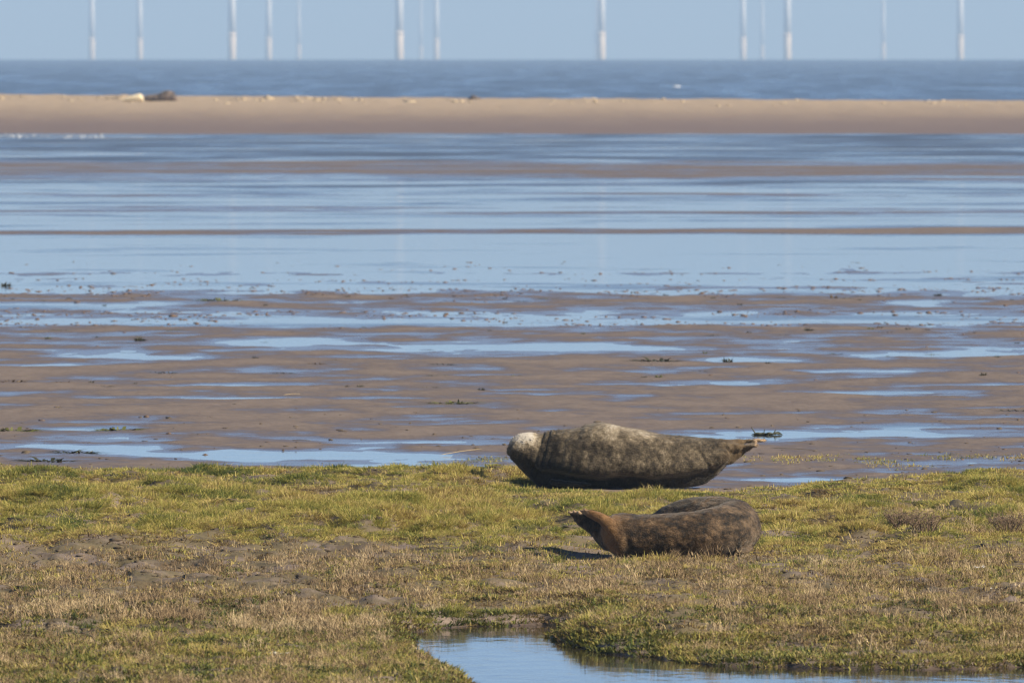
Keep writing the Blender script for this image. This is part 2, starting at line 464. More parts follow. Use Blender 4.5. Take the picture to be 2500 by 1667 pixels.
def chain(pts, n=40, nc=20, up=(0, 0, 1)):
    """tapered limb through points (x, y, z, half width, half thickness), rounded ends"""
    P = np.array(pts, float)
    s = np.concatenate([[0], np.cumsum(np.linalg.norm(np.diff(P[:, :3], axis=0), axis=1))])
    q = np.linspace(0, s[-1], n)
    A = np.stack([pchip(s, P[:, k], q) for k in range(5)], 1)
    T = np.gradient(A[:, :3], q, axis=0); T /= np.linalg.norm(T, axis=1)[:, None]
    rings = []
    ang = np.linspace(0, 2 * np.pi, nc, endpoint=False)
    for k in range(n):
        u0 = np.array(up, float); side = np.cross(T[k], u0); side /= np.linalg.norm(side) + 1e-9
        nrm = np.cross(side, T[k])
        e = min(q[k], q[-1] - q[k]) / (max(A[k, 3], A[k, 4]) * 0.9)
        f = math.sqrt(max(0.03, 1 - (1 - min(1, e)) ** 2))
        rings.append(A[k, :3] + f * (np.cos(ang)[:, None] * side * A[k, 3] + np.sin(ang)[:, None] * nrm * A[k, 4]))
    return loft(rings)

def fuse(name, pieces, voxel, passes=4):
    """join closed pieces into ONE continuous skin"""
    V = []; F = []; o = 0
    for v, f in pieces:
        V.append(v); F += [tuple(i + o for i in t) for t in f]; o += len(v)
    me = mesh_np(name + '_raw', np.concatenate(V), np.array(F))
    bm = bmesh.new(); bm.from_mesh(me); bmesh.ops.recalc_face_normals(bm, faces=bm.faces); bm.to_mesh(me); bm.free()
    ob = bpy.data.objects.new(name + '_raw', me); C.objects.link(ob)
    md = ob.modifiers.new('r', 'REMESH'); md.mode = 'VOXEL'; md.voxel_size = voxel
    ms = ob.modifiers.new('s', 'SMOOTH'); ms.factor = 0.5; ms.iterations = passes
    dg = bpy.context.evaluated_depsgraph_get()
    out = bpy.data.meshes.new_from_object(ob.evaluated_get(dg)); out.name = name
    bpy.data.objects.remove(ob); bpy.data.meshes.remove(me)
    return out

def co_of(me):
    a = np.empty(len(me.vertices) * 3, np.float32); me.vertices.foreach_get('co', a); return a.reshape(-1, 3).astype(float)
def no_of(me):
    a = np.empty(len(me.vertices) * 3, np.float32); me.vertices.foreach_get('normal', a); return a.reshape(-1, 3).astype(float)
def set_co(me, c):
    me.vertices.foreach_set('co', c.astype(np.float32).ravel()); smooth(me)

def mat_fur(name, build):
    m = N(name)
    co = m.n('TexCoord').outputs['Object']
    col, rough = build(m, co)
    fine = m.noise(m.vmul(co, (0.6, 1, 1.0)), 95, 3, 0.7)
    mid = m.noise(co, 22, 4, 0.6)
    h = m.math('ADD', fine, m.math('MULTIPLY', mid, 0.8))
    b = m.bsdf(Base_Color=col, Roughness=rough, Normal=m.bump(h, 0.7, 0.012))
    b.inputs['Sheen Weight'].default_value = 0.25
    b.inputs['Sheen Roughness'].default_value = 0.4
    b.inputs['Sheen Tint'].default_value = (0.9, 0.85, 0.75, 1)
    b.inputs['Specular IOR Level'].default_value = 0.25
    return m.m

def fur_grey(m, co):
    s = m.n('SeparateXYZ', {0: co})
    big = m.noise(co, 7.5, 6, 0.68)
    mid = m.noise(co, 36, 4, 0.68)
    fine = m.noise(co, 130, 3, 0.7)
    v = m.math('ADD', m.math('MULTIPLY', big, 0.95), m.math('MULTIPLY', mid, 0.5))
    v = m.math('SUBTRACT', v, 0.165)
    neck = m.math('MULTIPLY', m.rng(s.outputs[0], -0.86, -0.80), m.rng(s.outputs[0], -0.52, -0.66))
    v = m.math('SUBTRACT', v, m.math('MULTIPLY', neck, 0.07))
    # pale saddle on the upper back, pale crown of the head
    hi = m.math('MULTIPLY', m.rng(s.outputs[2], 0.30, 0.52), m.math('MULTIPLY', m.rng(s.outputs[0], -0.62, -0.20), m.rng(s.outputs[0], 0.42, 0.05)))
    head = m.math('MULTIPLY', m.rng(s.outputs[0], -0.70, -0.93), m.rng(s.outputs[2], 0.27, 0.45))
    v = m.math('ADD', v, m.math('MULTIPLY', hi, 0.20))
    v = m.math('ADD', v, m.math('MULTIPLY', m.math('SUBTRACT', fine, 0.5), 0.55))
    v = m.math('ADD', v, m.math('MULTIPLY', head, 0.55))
    col = m.ramp(v, [(0.38, (0.014, 0.010, 0.006)), (0.54, (0.056, 0.042, 0.025)), (0.68, (0.135, 0.104, 0.064)), (0.84, (0.32, 0.265, 0.185)), (1.0, (0.52, 0.47, 0.39))])
    # brown hind end and pink-yellow toes
    rear = m.rng(s.outputs[0], 0.62, 0.85)
    col = m.mix(m.math('MULTIPLY', rear, 0.55), col, m.mix(mid, (0.07, 0.042, 0.018), (0.20, 0.125, 0.055)))
    toe = m.rng(s.outputs[0], 0.945, 0.985)
    col = m.mix(m.math('MULTIPLY', toe, m.rng(mid, 0.35, 0.55)), col, (0.46, 0.32, 0.19))
    # shade under flank and chin, painted into the colour of the wet fur
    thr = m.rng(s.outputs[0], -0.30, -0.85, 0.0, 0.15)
    wet = m.rng(m.math('SUBTRACT', m.math('ADD', s.outputs[2], m.math('MULTIPLY', mid, 0.05)), thr), 0.155, 0.095)  # mask of the painted underside shade, reaching higher towards the chin
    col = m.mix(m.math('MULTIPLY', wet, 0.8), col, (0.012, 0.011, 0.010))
    return col, 0.75

def fur_brown(m, co):
    s = m.n('SeparateXYZ', {0: co})
    st = m.vmul(co, (0.75, 1, 1.1))
    big = m.noise(st, 7, 5, 0.62)
    mid = m.noise(st, 28, 4, 0.65)
    fine = m.noise(co, 130, 3, 0.7)
    v = m.math('ADD', m.math('MULTIPLY', big, 0.8), m.math('MULTIPLY', mid, 0.45))
    v = m.math('SUBTRACT', v, 0.12)
    v = m.math('ADD', v, m.math('MULTIPLY', m.math('SUBTRACT', fine, 0.5), 0.35))
    col = m.ramp(v, [(0.38, (0.010, 0.007, 0.004)), (0.52, (0.044, 0.026, 0.012)), (0.62, (0.105, 0.063, 0.030)), (0.80, (0.23, 0.150, 0.080))])
    fl = m.math('MULTIPLY', m.rng(m.math('ADD', s.outputs[0], m.math('MULTIPLY', mid, .12)), -0.20, -0.40), m.rng(s.outputs[1], 0.0, -0.07))
    flank = m.math('MULTIPLY', m.rng(s.outputs[0], 0.22, 0.55), m.rng(big, 0.40, 0.60, 0.0, 0.5))
    col = m.mix(flank, col, m.mix(fine, (0.080, 0.055, 0.034), (0.21, 0.155, 0.10)))
    col = m.mix(m.math('MULTIPLY', fl, 0.85), col, m.mix(big, (0.07, 0.036, 0.014), (0.38, 0.20, 0.072)))
    toe = m.math('MULTIPLY', m.rng(s.outputs[0], -0.53, -0.62), m.rng(s.outputs[2], 0.285, 0.305))
    col = m.mix(m.math('MULTIPLY', toe, 0.8), col, (0.42, 0.29, 0.17))
    return col, 0.7

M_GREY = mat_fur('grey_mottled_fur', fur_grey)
M_BROWN = mat_fur('brown_fur', fur_brown)

def build_back_seal():
    S = 967.0
    cx = lambda c: (c - 1165) / S
    cz = lambda c: (632 - c) / S
    top = [(133, 322), (145, 268), (175, 228), (220, 200), (300, 185), (350, 194), (385, 203), (440, 182), (520, 168), (640, 158), (700, 144), (770, 125),
           (860, 112), (920, 115), (1000, 128), (1100, 150), (1210, 172), (1300, 190), (1450, 205), (1600, 224), (1750, 232), (1880, 246), (1960, 262), (2010, 285)]
    bot = [(133, 330), (145, 372), (175, 418), (220, 468), (300, 556), (350, 600), (400, 634), (520, 636), (800, 636), (1000, 634), (1300, 632), (1560, 626),
           (1690, 606), (1750, 570), (1830, 500), (1900, 425), (1960, 372), (2010, 320)]
    wid = [(133, 20), (150, 60), (200, 95), (300, 115), (380, 120), (480, 165), (640, 225), (860, 265), (1000, 270), (1300, 245), (1600, 195), (1750, 155), (1880, 100), (2010, 40)]
    fold = [(133, .36), (300, .36), (420, .34), (560, .27), (700, .21), (850, .17), (1000, .21), (1100, .24), (1300, .19), (1450, .23), (1600, .30), (1760, .30), (2010, .3)]
    q = np.concatenate([[133.5, 136, 140, 147, 156, 168], np.linspace(182, 2008, 110)])
    zt = cz(pchip(*zip(*top), q)); zb = cz(pchip(*zip(*bot), q)); hw = pchip(*zip(*wid), q) / S
    fo = np.interp(q, *zip(*fold))
    ang = np.linspace(0, 2 * np.pi, 72, endpoint=False)
    rings = []
    for k in range(len(q)):
        c, s = np.cos(ang), np.sin(ang)
        ex = 0.92
        y = hw[k] * np.sign(c) * np.abs(c) ** ex
        zc, hz = (zt[k] + zb[k]) / 2, (zt[k] - zb[k]) / 2
        z = zc + hz * np.sign(s) * np.abs(s) ** 0.95
        fr = (z - zb[k]) / (2 * hz)
        # the flank hangs over a tucked-in belly
        tuck = sstep(fo[k] + 0.045, fo[k] - 0.045, fr) * sstep(250, 380, np.array(q[k])) * sstep(1900, 1700, np.array(q[k]))
        bulge = np.exp(-((fr - fo[k] - 0.16) / 0.14) ** 2) * 0.07
        y = y * (1 + bulge) * (1 - 0.55 * tuck)
        yc = 0.015 - 0.03 * math.sin(k / len(q) * 3.1)
        rings.append(np.stack([np.full(72, cx(q[k])), y + yc, z], 1))
    pieces = [loft(rings)]
    # muzzle (turned away to the left) and brow
    pieces.append(chain([(cx(230), 0.05, cz(320), .075, .08), (cx(185), 0.09, cz(330), .06, .062), (cx(160), 0.15, cz(345), .042, .045), (cx(158), .19, cz(352), .03, .03)], 20))
    # fore flipper tucked under the chest, in the shade
    pieces.append(chain([(cx(470), -.05, cz(575), .05, .03), (cx(600), -.10, cz(592), .055, .022), (cx(740), -.13, cz(596), .05, .016), (cx(800), -.13, cz(600), .03, .01)], 24))
    # pelvic lump
    pieces.append(chain([(cx(1700), -.05, cz(400), .10, .11), (cx(1800), -.09, cz(385), .08, .085), (cx(1872), -.10, cz(378), .055, .06), (cx(1905), -.10, cz(380), .03, .045)], 24))
    # hind flippers, each a stalk with five toes
    def flip(base, knee, tips, r0):
        b = np.array(base); k = np.array(knee)
        pieces.append(chain([(*b, r0 * 1.2, r0 * 1.15), (*(b * .5 + k * .5), r0 * 1.05, r0 * .75), (*k, r0 * .9, r0 * .5)], 20))
        for i, t in enumerate(tips):
            t = np.array(t)
            m_ = k * .45 + t * .55
            k2 = k + (t - k) * 0.02 + np.array([-.03, 0, 0])
            pieces.append(chain([(*k2, .018, .018), (*m_, .015, .015), (*t, .0095, .0095)], 14, 10))
    flip((cx(1850), -.04, cz(320)), (cx(2010), -.05, cz(300)), [(cx(2118), -.10, cz(292)), (cx(2128), -.075, cz(283)), (cx(2122), -.045, cz(277)), (cx(2112), -.015, cz(272)), (cx(2100), .01, cz(278))], .056)
    flip((cx(1840), .03, cz(290)), (cx(2030), .04, cz(262)), [(cx(2120), -.01, cz(255)), (cx(2165), .015, cz(250)), (cx(2196), .045, cz(252)), (cx(2188), .075, cz(248)), (cx(2160), .10, cz(246))], .046)
    # web of the lower flipper, hanging as a thin sheet
    pieces.append(chain([(cx(1850), -.02, cz(430), .03, .05), (cx(1930), -.03, cz(366), .026, .05), (cx(2020), -.03, cz(318), .022, .032), (cx(2085), -.03, cz(296), .014, .018)], 20))
    me = fuse('grey_seal', pieces, 0.0075, 5)
    p = co_of(me); n = no_of(me)
    x, y, z = p.T
    uu = x - 0.28 * (z - 0.3) + 0.02 * noise(x * 6, z * 6, 3)
    neck = sstep(cx(300), cx(350), uu) * sstep(cx(540), cx(400), uu) * sstep(.06, .16, z)
    ph = (uu - cx(320)) / 0.052 * 2 * np.pi
    ph = ph + 1.6 * noise(x * 9, z * 7, 31)
    wr = np.abs(np.sin(ph / 2)) ** 0.6
    d = neck * 0.012 * (wr - 0.75) * (0.55 + 0.9 * np.clip(noise(x * 8, z * 9 + y * 5, 33) + .4, 0, 1))
    shoulder = sstep(cx(420), cx(560), uu) * sstep(cx(1000), cx(640), uu)
    d += shoulder * 0.0022 * np.sin((uu) / 0.075 * 2 * np.pi + 2 * noise(z * 5, x * 3, 9))
    # fold in front of the thigh
    d += -0.016 * np.exp(-((x - cx(1690) + 0.6 * (z - .25)) / 0.022) ** 2) * sstep(.12, .2, z) * sstep(.36, .28, z) * (y < 0)
    d += 0.007 * fbm(x * 5, z * 6 + y * 4, 13, 3) + 0.0035 * noise(x * 22, z * 22 + y * 15, 14)
    set_co(me, p + n * d[:, None])
    return me

def build_front_seal():
    pieces = []
    sp = [(-.47, .0, .135, .10, .105), (-.40, 0, .15, .135, .142), (-.2, -.005, .150, .155, .150), (.05, -.02, .154, .165, .155), (.26, -.01, .165, .175, .165), (.42, .10, .185, .185, .185),
          (.472, .28, .194, .193, .194), (.32, .45, .204, .197, .200), (.11, .56, .192, .175, .176), (-.06, .64, .15, .130, .130), (-.20, .68, .125, .105, .105), (-.31, .69, .10, .07, .07), (-.37, .69, .085, .04, .04)]
    pieces.append(chain(sp, 110, 64))
    # far fore flipper lying by the chest
    pieces.append(chain([(.50, .15, .12, .06, .03), (.55, .05, .06, .06, .02), (.52, -.07, .025, .045, .014)], 20))
    def toes(k, tips, r):
        k = np.array(k)
        for t in tips:
            t = np.array(t); m_ = k * .45 + t * .55
            pieces.append(chain([(*k, r, r), (*m_, r * .85, r * .85), (*t, r * .55, r * .55)], 14, 10))
    # near hind flipper: rises along the rump and bends over to the left
    pieces.append(chain([(-.31, -.06, .03, .07, .07), (-.335, -.085, .12, .062, .060), (-.385, -.10, .20, .050, .048), (-.45, -.10, .266, .040, .034), (-.52, -.08, .298, .030, .024), (-.575, -.06, .312, .020, .016)], 40, up=(0, 1, 0)))
    toes((-.47, -.10, .275), [(-.555, -.075, .334), (-.590, -.045, .336), (-.615, -.010, .326)], .020)
    # web and second flipper beneath, in the shade
    pieces.append(chain([(-.40, .06, .12, .09, .06), (-.48, .12, .175, .070, .050), (-.57, .18, .228, .050, .040), (-.64, .215, .274, .035, .026), (-.67, .22, .297, .022, .015)], 30))
    toes((-.56, .18, .235), [(-.630, .13, .318), (-.662, .165, .318), (-.694, .20, .308), (-.70, .235, .312), (-.665, .265, .318)], .024)
    # broad web that fills the space between the two hind flippers
    F_ = lambda a, b: ((a - 1400) / 1134.0, (1160 - b) / 1134.0)
    cen = [(690, 822), (760, 850), (850, 910), (930, 1000), (985, 1090)]
    hlf = [30, 64, 100, 120, 85]
    thk = [.022, .028, .035, .05, .07]
    pieces.append(chain([(F_(a, b)[0], .20 - .24 * i / 4, F_(a, b)[1], t, h / 1134.0) for i, ((a, b), h, t) in enumerate(zip(cen, hlf, thk))], 30, 28))
    me = fuse('brown_seal', pieces, 0.0075, 5)
    p = co_of(me); n = no_of(me)
    x, y, z = p.T
    d = 0.008 * fbm(x * 4, z * 6 + y * 4, 23, 3) + 0.0035 * noise(x * 20, z * 22 + y * 15, 24)
    # skin folds where the body bends
    bend = np.exp(-((x - .5) / .16) ** 2) * sstep(-.2, .1, y)
    d += bend * 0.0025 * np.sin((x * .6 + z * 1.2 + y) / 0.07 * 2 * np.pi)
    d += -0.006 * np.exp(-((x + .29 + 0.35 * (z - .15)) / 0.022) ** 2) * (y < 0) * sstep(.05, .1, z)
    p2 = p + n * d[:, None]
    # settle on the ground
    p2[:, 2] = np.where(p2[:, 2] < 0.0, p2[:, 2] * 0.2, p2[:, 2])
    set_co(me, p2)
    return me

def fur_strands(body, mat, count, length, seed, parent, droop=0.35):
    """short guard hairs standing on the skin, one joined part"""
    r = np.random.default_rng(seed)
    p = co_of(body); n = no_of(body)
    idx = r.integers(0, len(p), count)
    b = p[idx] + r.normal(0, 0.004, (count, 3)); nn = n[idx]
    flow = np.stack([np.full(count, 0.9), np.zeros(count), np.full(count, -0.35)], 1) + r.normal(0, 0.35, (count, 3))
    flow -= nn * (flow * nn).sum(1)[:, None]
    d = nn * 0.35 + flow * 0.9
    d /= np.linalg.norm(d, axis=1)[:, None]
    L = length * r.uniform(0.6, 1.3, count)
    sd = np.cross(d, nn); sd /= np.linalg.norm(sd, axis=1)[:, None] + 1e-9
    wd = 0.0016
    b = p[idx] * 0 + b - nn * 0.004
    V = np.stack([b - sd * wd, b + sd * wd, b + d * L[:, None]], 1).reshape(-1, 3)
    F = np.arange(count * 3).reshape(-1, 3)
    me = mesh_np('fur', V, F)
    o = link('fur', me, mat, parent); o['kind'] = 'stuff'
    return o

me_b = build_back_seal()
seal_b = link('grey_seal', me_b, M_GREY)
seal_b.location = SEAL_B
tag(seal_b, 'large mottled grey seal lying banana-shaped at the edge of the turf', 'seal', 'seals lying in the marsh')
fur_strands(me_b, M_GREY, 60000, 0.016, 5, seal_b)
M_SKIN = mat_flat('dark_skin', (0.02, 0.018, 0.016), 0.35)
def ellipsoid(name, c, r, mat, parent, rot=0):
    bm = bmesh.new(); bmesh.ops.create_uvsphere(bm, u_segments=12, v_segments=8, radius=1)
    M_ = Matrix.Translation(c) @ Matrix.Rotation(rot, 4, 'Y') @ Matrix.Diagonal((*r, 1))
    bmesh.ops.transform(bm, matrix=M_, verts=bm.verts)
    me = bpy.data.meshes.new(name); bm.to_mesh(me); bm.free(); smooth(me)
    return link(name, me, mat, parent)
def snap_to(me, x, z, side=-1):
    p = co_of(me); k = np.argmin((p[:, 0] - x) ** 2 + (p[:, 2] - z) ** 2 + (np.sign(p[:, 1]) != side) * 10)
    return p[k]
for nm, a, b_, r_ in (('eye', 250, 262, (.0035, .003, .016)), ('ear', 312, 246, (.003, .003, .015))):
    c = snap_to(me_b, (a - 1165) / 967, (632 - b_) / 967)
    ellipsoid(nm, tuple(c), r_, M_SKIN, seal_b, R(-25))
ellipsoid('nose', ((160 - 1165) / 967 - .01, .205, (632 - 350) / 967), (.018, .014, .014), M_SKIN, seal_b)

me_f = build_front_seal()
seal_f = link('brown_seal', me_f, M_BROWN)
seal_f.location = SEAL_F
tag(seal_f, 'dark brown seal curled in the grass with hind flippers raised', 'seal', 'seals lying in the marsh')
fur_strands(me_f, M_BROWN, 45000, 0.016, 6, seal_f)

# far seals on the sand bank
def far_seal(name, xd, yd_base, D, length, height, mat, label, group, prof):
    X = (xd * K - 1250) * D / FPX
    z = float(bank_z(np.array([X]), np.array([D]))[0])
    q = np.linspace(0, 1, 40)
    h = pchip([a for a, _ in prof], [b for _, b in prof], q) * height
    ang = np.linspace(0, 2 * np.pi, 28, endpoint=False)
    rings = []
    for t, hh in zip(q, h):
        hh = max(hh, 0.015)
        rings.append(np.stack([np.full(28, (t - .5) * length), np.cos(ang) * max(hh * 0.6, .02), hh * .5 + np.sin(ang) * hh * .5], 1))
    pcs = [loft(rings)]
    pcs.append(chain([(-.44 * length, 0, height * .16, .07 * length, .05), (-.5 * length, .05, height * .25, .05, .03), (-.55 * length, .1, height * .32, .03, .02)], 14))
    pcs.append(chain([(.2 * length, -height * .25, height * .25, .06, .04), (.15 * length, -height * .5, height * .06, .05, .025)], 12))
    me = fuse(name, pcs, 0.02, 3)
    smooth(me)
    o = link(name, me, mat); o.location = (X, D, z - 0.02)
    return tag(o, label, 'seal', group)
M_DSEAL = mat_fur('dark_seal_fur', lambda m, co: (m.mix(m.rng(m.noise(co, 4, 3, .6), .4, .6), (0.05, 0.04, 0.035), (0.16, 0.12, 0.095)), 0.7))
M_PUP = mat_fur('pup_fur', lambda m, co: (m.mix(m.noise(co, 5, 3, .6), (0.55, 0.45, 0.28), (0.75, 0.65, 0.45)), 0.9))
far_seal('grey_seal', 369, 232, 534, 1.62, 0.50, M_DSEAL, 'dark seal on the crest of the far sand bank beside the pale pup', 'far seals on the sand bank',
         [(0, .25), (.08, .5), (.25, .62), (.45, .72), (.62, .98), (.75, 1.0), (.88, .85), (.96, .5), (1, .1)])
far_seal('seal_pup', 306, 232, 533, 1.02, 0.36, M_PUP, 'pale yellow seal pup lying on the far sand bank', 'far seals on the sand bank',
         [(0, .15), (.15, .45), (.4, .75), (.65, .95), (.82, 1.0), (.94, .7), (1, .1)])
far_seal('grey_seal', 1092, 228, 541, 0.70, 0.26, M_DSEAL, 'small dark seal far off alone on the sand bank', 'far seals on the sand bank',
         [(0, .2), (.15, .6), (.3, .9), (.45, .75), (.65, .55), (.85, .35), (1, .08)])

# ------------------------------------------------------------------ wind turbines beyond the horizon
M_TOWER = mat_flat('turbine_white', (0.84, 0.82, 0.80), 0.5, 0.03, 0.1)
M_TP = mat_flat('turbine_yellow', (0.80, 0.64, 0.48), 0.5, 0.05, 0.1)
def cyl_mesh(name, segs, nc=20):
    """surface of revolution through (z, radius)"""
    ang = np.linspace(0, 2 * np.pi, nc, endpoint=False)
    rings = [np.stack([np.cos(ang) * r, np.sin(ang) * r, np.full(nc, z)], 1) for z, r in segs]
    v, f = loft(rings); me = mesh_np(name, v, np.array(f)); return me
ME_T = cyl_mesh('tower', [(17.3, 2.55), (40, 2.3), (60, 1.95), (88, 1.55), (95, 1.5)]); smooth(ME_T)
ME_P = cyl_mesh('transition_piece', [(-12, 2.68), (15.6, 2.68), (15.7, 2.6), (17.2, 2.6)]); smooth(ME_P)
ME_D = cyl_mesh('platform', [(15.65, 2.9), (15.75, 3.5), (15.95, 3.5), (15.97, 2.9)])
ME_N = mesh_np('nacelle', *[np.asarray(a) for a in chain([(0, -3.5, 97, 1.6, 1.7), (0, -2, 97, 2.0, 2.0), (0, 4, 97.2, 2.1, 2.1), (0, 9, 97.2, 1.8, 1.9)], 16, 12)])
ME_H = mesh_np('hub', *[np.asarray(a) for a in chain([(0, -6.5, 97, .7, .7), (0, -5.3, 97, 1.6, 1.6), (0, -3.6, 97, 1.7, 1.7)], 12, 12)])
def blade_mesh(a):
    dx, dz = math.cos(a), math.sin(a)
    pts = [(dx * r, -5.0, 97 + dz * r, w_, t_) for r, w_, t_ in ((.5, 1.0, 1.0), (5, 1.1, .9), (12, 1.9, .5), (30, 1.3, .3), (50, .5, .15), (55, .2, .08))]
    return mesh_np('blade', *[np.asarray(q) for q in chain(pts, 20, 8, up=(0, 1, 0))])
BL = [blade_mesh(a) for a in (R(90), R(210), R(330))]
for m_ in (ME_N, ME_H, *BL): smooth(m_)
TURB = [(211, 8900, 'leftmost wind turbine tower on the horizon'), (321, 9000, 'second wind turbine tower from the left on the horizon'),
        (533, 7300, 'third wind turbine tower from the left, broad and bright'), (617, 8800, 'fourth wind turbine tower from the left'),
        (686, 11500, 'faint wind turbine tower, fifth from the left'), (917, 6950, 'broadest bright wind turbine tower left of the middle'),
        (966, 12500, 'very faint wind turbine tower right of the broadest one'), (1002, 9300, 'wind turbine tower left of the middle, right of a faint one'),
        (1370, 12500, 'very faint wind turbine tower half behind the bright middle one'), (1381, 7100, 'bright wind turbine tower in the middle above the large seal'),
        (1706, 8700, 'wind turbine tower, leftmost of the three standing close together at the right'), (1750, 12000, 'faint wind turbine tower between two brighter ones at the right'),
        (1808, 7500, 'bright wind turbine tower, rightmost of the three standing close together'), (2028, 11000, 'faint lone wind turbine tower, second from the right'),
        (2205, 8000, 'rightmost wind turbine tower on the horizon')]
for xd, D, lab in TURB:
    r_ = link('wind_turbine', None)
    r_.location = ((xd * K - 1250) * D / FPX, D, -0.4 - D * D / (2 * 6.371e6))
    tag(r_, 'white ' + lab, 'wind turbine', 'offshore wind turbines on the horizon')
    for nm, m_, mt in (('tower', ME_T, M_TOWER), ('transition_piece', ME_P, M_TP), ('platform', ME_D, M_TP), ('nacelle', ME_N, M_TOWER), ('hub', ME_H, M_TOWER)):
        link(nm, m_, mt, r_)
    for m_ in BL: link('blade', m_, M_TOWER, r_)

# white cap on the sea
def foam():
    n = 26; a = np.linspace(0, 2 * np.pi, n, endpoint=False)
    rings = []
    for s_, h_ in ((1.0, 0.0), (.85, .10), (.5, .17), (.1, .19)):
        rr = s_ * (1 + .25 * noise(np.cos(a) * 2 + 5, np.sin(a) * 2, 3))
        rings.append(np.stack([np.cos(a) * rr * .5, np.sin(a) * rr * .9, np.full(n, h_ - .03)], 1))
    v, f = loft(rings); me = mesh_np('whitecap', v, np.array(f)); smooth(me); return me
D = 1180
wc = link('whitecap', foam(), mat_flat('foam_white', (0.5, 0.52, 0.55), 0.9, 0.05))
wc.location = ((1553 * K - 1250) * D / FPX, D, -0.4 - D * D / (2 * 6.371e6))
tag(wc, 'small white breaking wave crest on the blue sea', 'wave')

# ------------------------------------------------------------------ plants
def leaf_mat(name, stops, rough=0.6, trans=0.25):
    m = N(name)
    tint = m.n('Attribute', attribute_type='INSTANCER', attribute_name='tint').outputs['Fac']
    bl = m.n('Attribute', attribute_type='GEOMETRY', attribute_name='bl').outputs['Fac']
    v = m.math('ADD', tint, m.math('MULTIPLY', m.math('SUBTRACT', bl, 0.5), 0.45))
    col = m.ramp(v, stops)
    d = m.n('BsdfPrincipled'); m.put(d.inputs['Base Color'], col); d.inputs['Roughness'].default_value = rough; d.inputs['Specular IOR Level'].default_value = 0.3
    t = m.n('BsdfTranslucent'); m.put(t.inputs['Color'], col)
    mx = m.n('MixShader', {0: trans}); m.t.links.new(d.outputs[0], mx.inputs[1]); m.t.links.new(t.outputs[0], mx.inputs[2])
    m.t.links.new(mx.outputs[0], m.out.inputs['Surface'])
    return m.m

def blades(r, n, rad, hmin, hmax, wd, lean, curl, seed_dir=None):
    """n bent tapered blades as one mesh"""
    a = r.uniform(0, 2 * np.pi, n); rr = rad * np.sqrt(r.uniform(0, 1, n))
    b = np.stack([np.cos(a) * rr, np.sin(a) * rr, np.full(n, -0.01)], 1)
    h = r.uniform(hmin, hmax, n)
    da = a + r.normal(0, 0.9, n)
    ln = np.abs(r.normal(lean, lean * 0.5, n))
    dirv = np.stack([np.cos(da) * ln, np.sin(da) * ln, np.ones(n)], 1); dirv /= np.linalg.norm(dirv, axis=1)[:, None]
    if seed_dir is not None: dirv[:, :2] += seed_dir
    mid = b + dirv * h[:, None] * 0.55
    tipd = dirv.copy(); tipd[:, 2] -= curl * r.uniform(0.3, 1.4, n); tipd[:, :2] *= 1.3
    tip = mid + tipd * h[:, None] * 0.55
    tip[:, 2] = np.maximum(tip[:, 2], 0.004)
    fa = r.uniform(0, 2 * np.pi, n); sd = np.stack([np.cos(fa), np.sin(fa), np.zeros(n)], 1) * (wd * r.uniform(.6, 1.3, n))[:, None]
    V = np.stack([b - sd, b + sd, mid - sd * .8, mid + sd * .8, tip], 1).reshape(-1, 3)
    o = np.arange(n)[:, None] * 5
    F = np.concatenate([o + np.array([0, 1, 3]), o + np.array([0, 3, 2]), o + np.array([2, 3, 4])])
    rv = np.repeat(r.uniform(0, 1, n), 5)
    return V, F, rv

def proto(name, r, parts, mat):
    Vs = []; Fs = []; Rs = []; o = 0
    for V, F, rv in parts:
        Vs.append(V); Fs.append(F + o); Rs.append(rv); o += len(V)
    me = mesh_np(name, np.concatenate(Vs), np.concatenate(Fs))
    at = me.attributes.new('bl', 'FLOAT', 'POINT'); at.data.foreach_set('value', np.concatenate(Rs).astype(np.float32))
    me.materials.append(mat)
    return bpy.data.objects.new(name, me)

